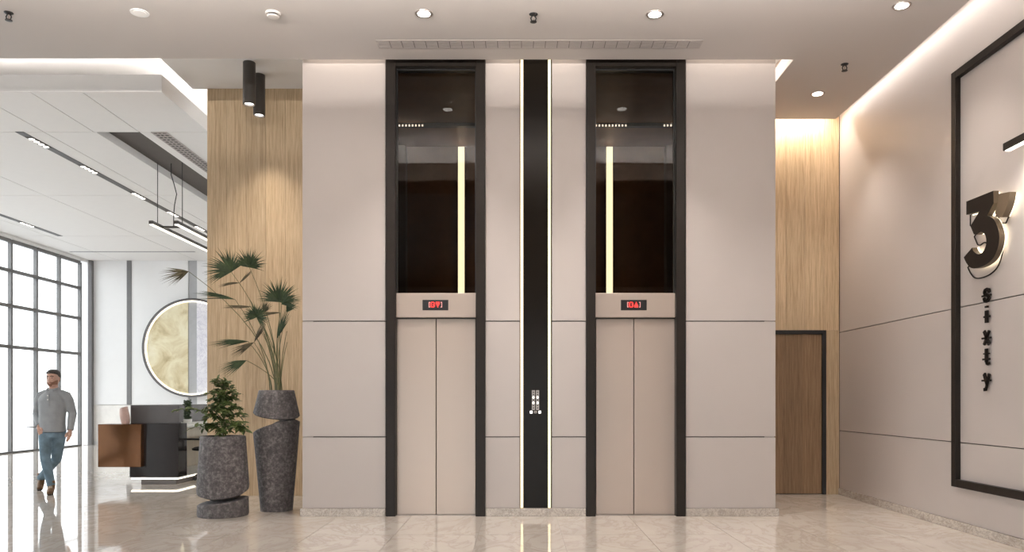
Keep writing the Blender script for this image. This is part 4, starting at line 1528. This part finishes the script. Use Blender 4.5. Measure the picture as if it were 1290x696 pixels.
limb(bm, [HPR, KNR, ANR], [0.07, 0.05, 0.035])
# left-in-picture hand goes into the pocket: palm and fingers bent down
limb(bm, [WRL, (-0.125, -0.085, 0.905), (-0.105, -0.105, 0.865)], [0.026, 0.036, 0.032], [0.022, 0.020, 0.018])
for k in range(4):
    limb(bm, [(-0.135 + k * 0.018, -0.11, 0.868), (-0.125 + k * 0.016, -0.108, 0.835), (-0.115 + k * 0.014, -0.098, 0.80)], [0.0095, 0.009, 0.008], None, 8)
limb(bm, [(-0.095, -0.10, 0.905), (-0.072, -0.122, 0.885), (-0.062, -0.126, 0.862)], [0.011, 0.0105, 0.009], None, 8)
# hanging hand with five slightly curled fingers
hxr, hyr, hzr = WRR
limb(bm, [(hxr, hyr, hzr), (hxr - 0.002, hyr - 0.012, hzr - 0.045), (hxr - 0.006, hyr - 0.020, hzr - 0.088)], [0.024, 0.022, 0.020], [0.026, 0.038, 0.036])
for k, ln in enumerate((0.072, 0.080, 0.075, 0.06)):
    yy = hyr - 0.048 + k * 0.0195
    limb(bm, [(hxr - 0.006, yy, hzr - 0.085), (hxr - 0.012, yy - 0.003, hzr - 0.085 - ln * 0.5), (hxr - 0.028, yy, hzr - 0.085 - ln * 0.95)], [0.0095, 0.009, 0.0075], None, 8)
limb(bm, [(hxr - 0.012, hyr - 0.035, hzr - 0.03), (hxr - 0.025, hyr - 0.062, hzr - 0.062), (hxr - 0.028, hyr - 0.066, hzr - 0.095)], [0.012, 0.011, 0.009], None, 8)
remeshed('body', bm, M['skin'], man, 0.0055, 3)

# eyes and brows
for s in (-1, 1):
    bm = bmesh.new(); ball(bm, (hx + s * 0.030, hy - 0.077, 1.588), 0.0085, 1.3, 0.6, 0.7)
    from_bm('eye', bm, M['eye'], man, True)
    bm = bmesh.new(); limb(bm, [(hx + s * 0.012, hy - 0.088, 1.608), (hx + s * 0.030, hy - 0.085, 1.613), (hx + s * 0.05, hy - 0.070, 1.607)], [0.005, 0.006, 0.004], None, 8)
    from_bm('eyebrow', bm, M['hair'], man, True)
bm = bmesh.new(); limb(bm, [(hx - 0.020, hy - 0.0865, 1.517), (hx, hy - 0.092, 1.518), (hx + 0.020, hy - 0.0865, 1.517)], [0.004, 0.006, 0.004], None, 8)
from_bm('lips', bm, mat_plain('lip_pink', (0.42, 0.18, 0.14), 0.5), man, True)
# hair and beard as shells
bm = bmesh.new()
loft(bm, [(hx, hy + 0.045, 1.545, 0.066, 0.056), (hx, hy + 0.040, 1.59, 0.078, 0.068), (hx, hy + 0.032, 1.625, 0.081, 0.080), (hx, hy + 0.020, 1.648, 0.080, 0.096), (hx, hy + 0.010, 1.672, 0.073, 0.090), (hx, hy + 0.010, 1.694, 0.058, 0.070), (hx, hy + 0.01, 1.708, 0.032, 0.040)])
for k in range(9):
    ball(bm, (hx - 0.055 + 0.0138 * k, hy - 0.070 + 0.02 * abs(k - 4) / 4, 1.668 - 0.010 * abs(k - 4) / 4 + 0.006 * (k % 2)), 0.014)
remeshed('hair', bm, M['hair'], man, 0.006, 2)
bm = bmesh.new()
for k in range(15):
    a = PI + (k / 14) * PI
    xx = hx + 0.060 * math.cos(a); yy = hy - 0.010 + 0.066 * math.sin(a)
    up = abs(math.cos(a))
    limb(bm, [(xx * 1.0 - 0.0, yy, 1.487 + 0.012 * up), (hx + (xx - hx) * 1.04, yy - 0.002 * (1 - up), 1.500 + 0.03 * up), (hx + (xx - hx) * 1.10, yy + 0.002, 1.510 + 0.055 * up)], [0.008, 0.0085, 0.006], None, 8)
limb(bm, [(hx - 0.028, hy - 0.080, 1.521), (hx, hy - 0.089, 1.532), (hx + 0.028, hy - 0.080, 1.521)], 0.005, None, 8)
ball(bm, (hx, hy - 0.062, 1.484), 0.020, 1.2, 0.8, 0.8)
remeshed('beard', bm, M['beard'], man, 0.005, 2)

# shirt: torso and sleeves as one cloth surface, hem loose over the jeans
bm = bmesh.new()
loft(bm, [(0.0, 0.005, 0.845, 0.168, 0.128), (0.0, 0.005, 0.87, 0.172, 0.128), (-0.005, 0.005, 0.95, 0.170, 0.122), (-0.005, 0.008, 1.05, 0.170, 0.118), (0, 0.008, 1.17, 0.182, 0.124), (0, 0.012, 1.28, 0.186, 0.122), (0, 0.022, 1.345, 0.160, 0.104), (0.003, 0.024, 1.395, 0.105, 0.082), (0.008, 0.02, 1.425, 0.085, 0.072), (0.009, 0.018, 1.44, 0.070, 0.068)])
for (s_, e_, w_) in ((SHL, ELL, WRL), (SHR, ELR, WRR)):
    s2 = Vector(s_); e2 = Vector(e_); w2 = Vector(w_)
    limb(bm, [Vector((s2.x * 0.25, 0.022, 1.385)), Vector((s2.x * 0.62, 0.024, 1.377)), s2 + Vector((-s2.x * 0.06, 0, -0.028)), s2.lerp(e2, 0.35), s2.lerp(e2, 0.75), e2, e2.lerp(w2, 0.45), e2.lerp(w2, 0.85), e2.lerp(w2, 0.97)], [0.046, 0.052, 0.064, 0.064, 0.059, 0.057, 0.051, 0.044, 0.041])
remeshed('shirt', bm, M['shirt'], man, 0.009, 4)
bm = bmesh.new()
for s in (-1, 1):
    pts = [(0.008, 0.09, 1.462), (0.008 + s * 0.052, 0.068, 1.462), (0.008 + s * 0.072, 0.015, 1.452), (0.010 + s * 0.058, -0.045, 1.436), (0.010 + s * 0.034, -0.080, 1.408)]
    limb(bm, pts, [0.015, 0.017, 0.018, 0.018, 0.012], [0.008] * 5, 10)
remeshed('collar', bm, M['shirt'], man, 0.005, 2)
box('button_placket', MX - 0.008, MX + 0.026, MY - 0.1235, MY - 0.108, 1.20, 1.37, M['shirt'], man, 0.003)
for z in (1.345, 1.29):
    bm = bmesh.new(); ball(bm, (0.009, -0.124, z), 0.008, 1, 0.5, 1); from_bm('shirt_button', bm, M['deskwhite'], man, True)
for (e_, w_) in ((ELL, WRL), (ELR, WRR)):
    e2, w2 = Vector(e_), Vector(w_)
    bm = bmesh.new(); limb(bm, [e2.lerp(w2, 0.80), e2.lerp(w2, 0.99)], [0.046, 0.043], None, 16)
    from_bm('shirt_cuff', bm, M['shirt'], man, 40)

# jeans
bm = bmesh.new()
loft(bm, [(0, 0.01, 0.76, 0.150, 0.105), (0, 0.008, 0.80, 0.158, 0.112), (0, 0.008, 0.88, 0.152, 0.106), (0, 0.008, 0.93, 0.148, 0.10)])
for (h_, k2, a2) in ((HPL, KNL, ANL), (HPR, KNR, ANR)):
    h2, kk, aa = Vector(h_), Vector(k2), Vector(a2)
    limb(bm, [h2, h2.lerp(kk, 0.25), h2.lerp(kk, 0.6), kk, kk.lerp(aa, 0.35), kk.lerp(aa, 0.7), kk.lerp(aa, 0.92), kk.lerp(aa, 1.0)], [0.090, 0.091, 0.080, 0.065, 0.063, 0.056, 0.053, 0.055])
remeshed('jeans', bm, M['jeans'], man, 0.009, 4)
bm = bmesh.new()
bm_rings(bm, [oval(0, 0.008, 0.838, 0.160, 0.114), oval(0, 0.008, 0.842, 0.163, 0.117), oval(0, 0.008, 0.868, 0.161, 0.115)])
from_bm('belt', bm, M['belt'], man, 40)


# boots
def boot(an, toe, heel, flat):
    an, toe, heel = Vector(an), Vector(toe), Vector(heel)
    bm = bmesh.new()
    mid = heel.lerp(toe, 0.5)
    limb(bm, [an + Vector((0, 0, 0.07)), an, heel + Vector((0, 0, 0.055))], [0.050, 0.049, 0.046])
    limb(bm, [heel + Vector((0, 0, 0.045)), heel.lerp(toe, 0.3) + Vector((0, 0, 0.058)), heel.lerp(toe, 0.62) + Vector((0, 0, 0.046)), toe + Vector((0, 0, 0.032))], [0.040, 0.043, 0.046, 0.034], [0.040, 0.050, 0.038, 0.026])
    b = remeshed('boot', bm, M['boot'], man, 0.008, 3)
    bm = bmesh.new()
    limb(bm, [heel + Vector((0, 0, 0.012)), heel.lerp(toe, 0.45) + Vector((0, 0, 0.012)), heel.lerp(toe, 0.8) + Vector((0, 0, 0.012)), toe + (toe - heel) * 0.1 + Vector((0, 0, 0.012))], [0.036, 0.036, 0.042, 0.026], [0.012, 0.012, 0.012, 0.010], 14)
    from_bm('boot_sole', bm, M['sole'], b, 40)
    bm = bmesh.new()
    d = (toe - heel).normalized(); sd_ = d.cross(Vector((0, 0, 1))).normalized()
    for k in range(4):
        c = heel.lerp(toe, 0.36 + 0.1 * k) + Vector((0, 0, 0.108 - 0.013 * k))
        bm_tube(bm, [c + Vector((MX, MY, 0)) - sd_ * 0.022, c + Vector((MX, MY, 0)) + Vector((0, 0, 0.004)), c + Vector((MX, MY, 0)) + sd_ * 0.022], 0.004, 6)
    from_bm('boot_laces', bm, M['cream'], b, 40)


boot(ANL, (0.125, -0.275, 0.0), (0.037, -0.095, 0.0), True)
boot(ANR, (-0.345, 0.28, 0.0), (-0.403, 0.425, 0.075), False)
print('objects', len(COL.objects))
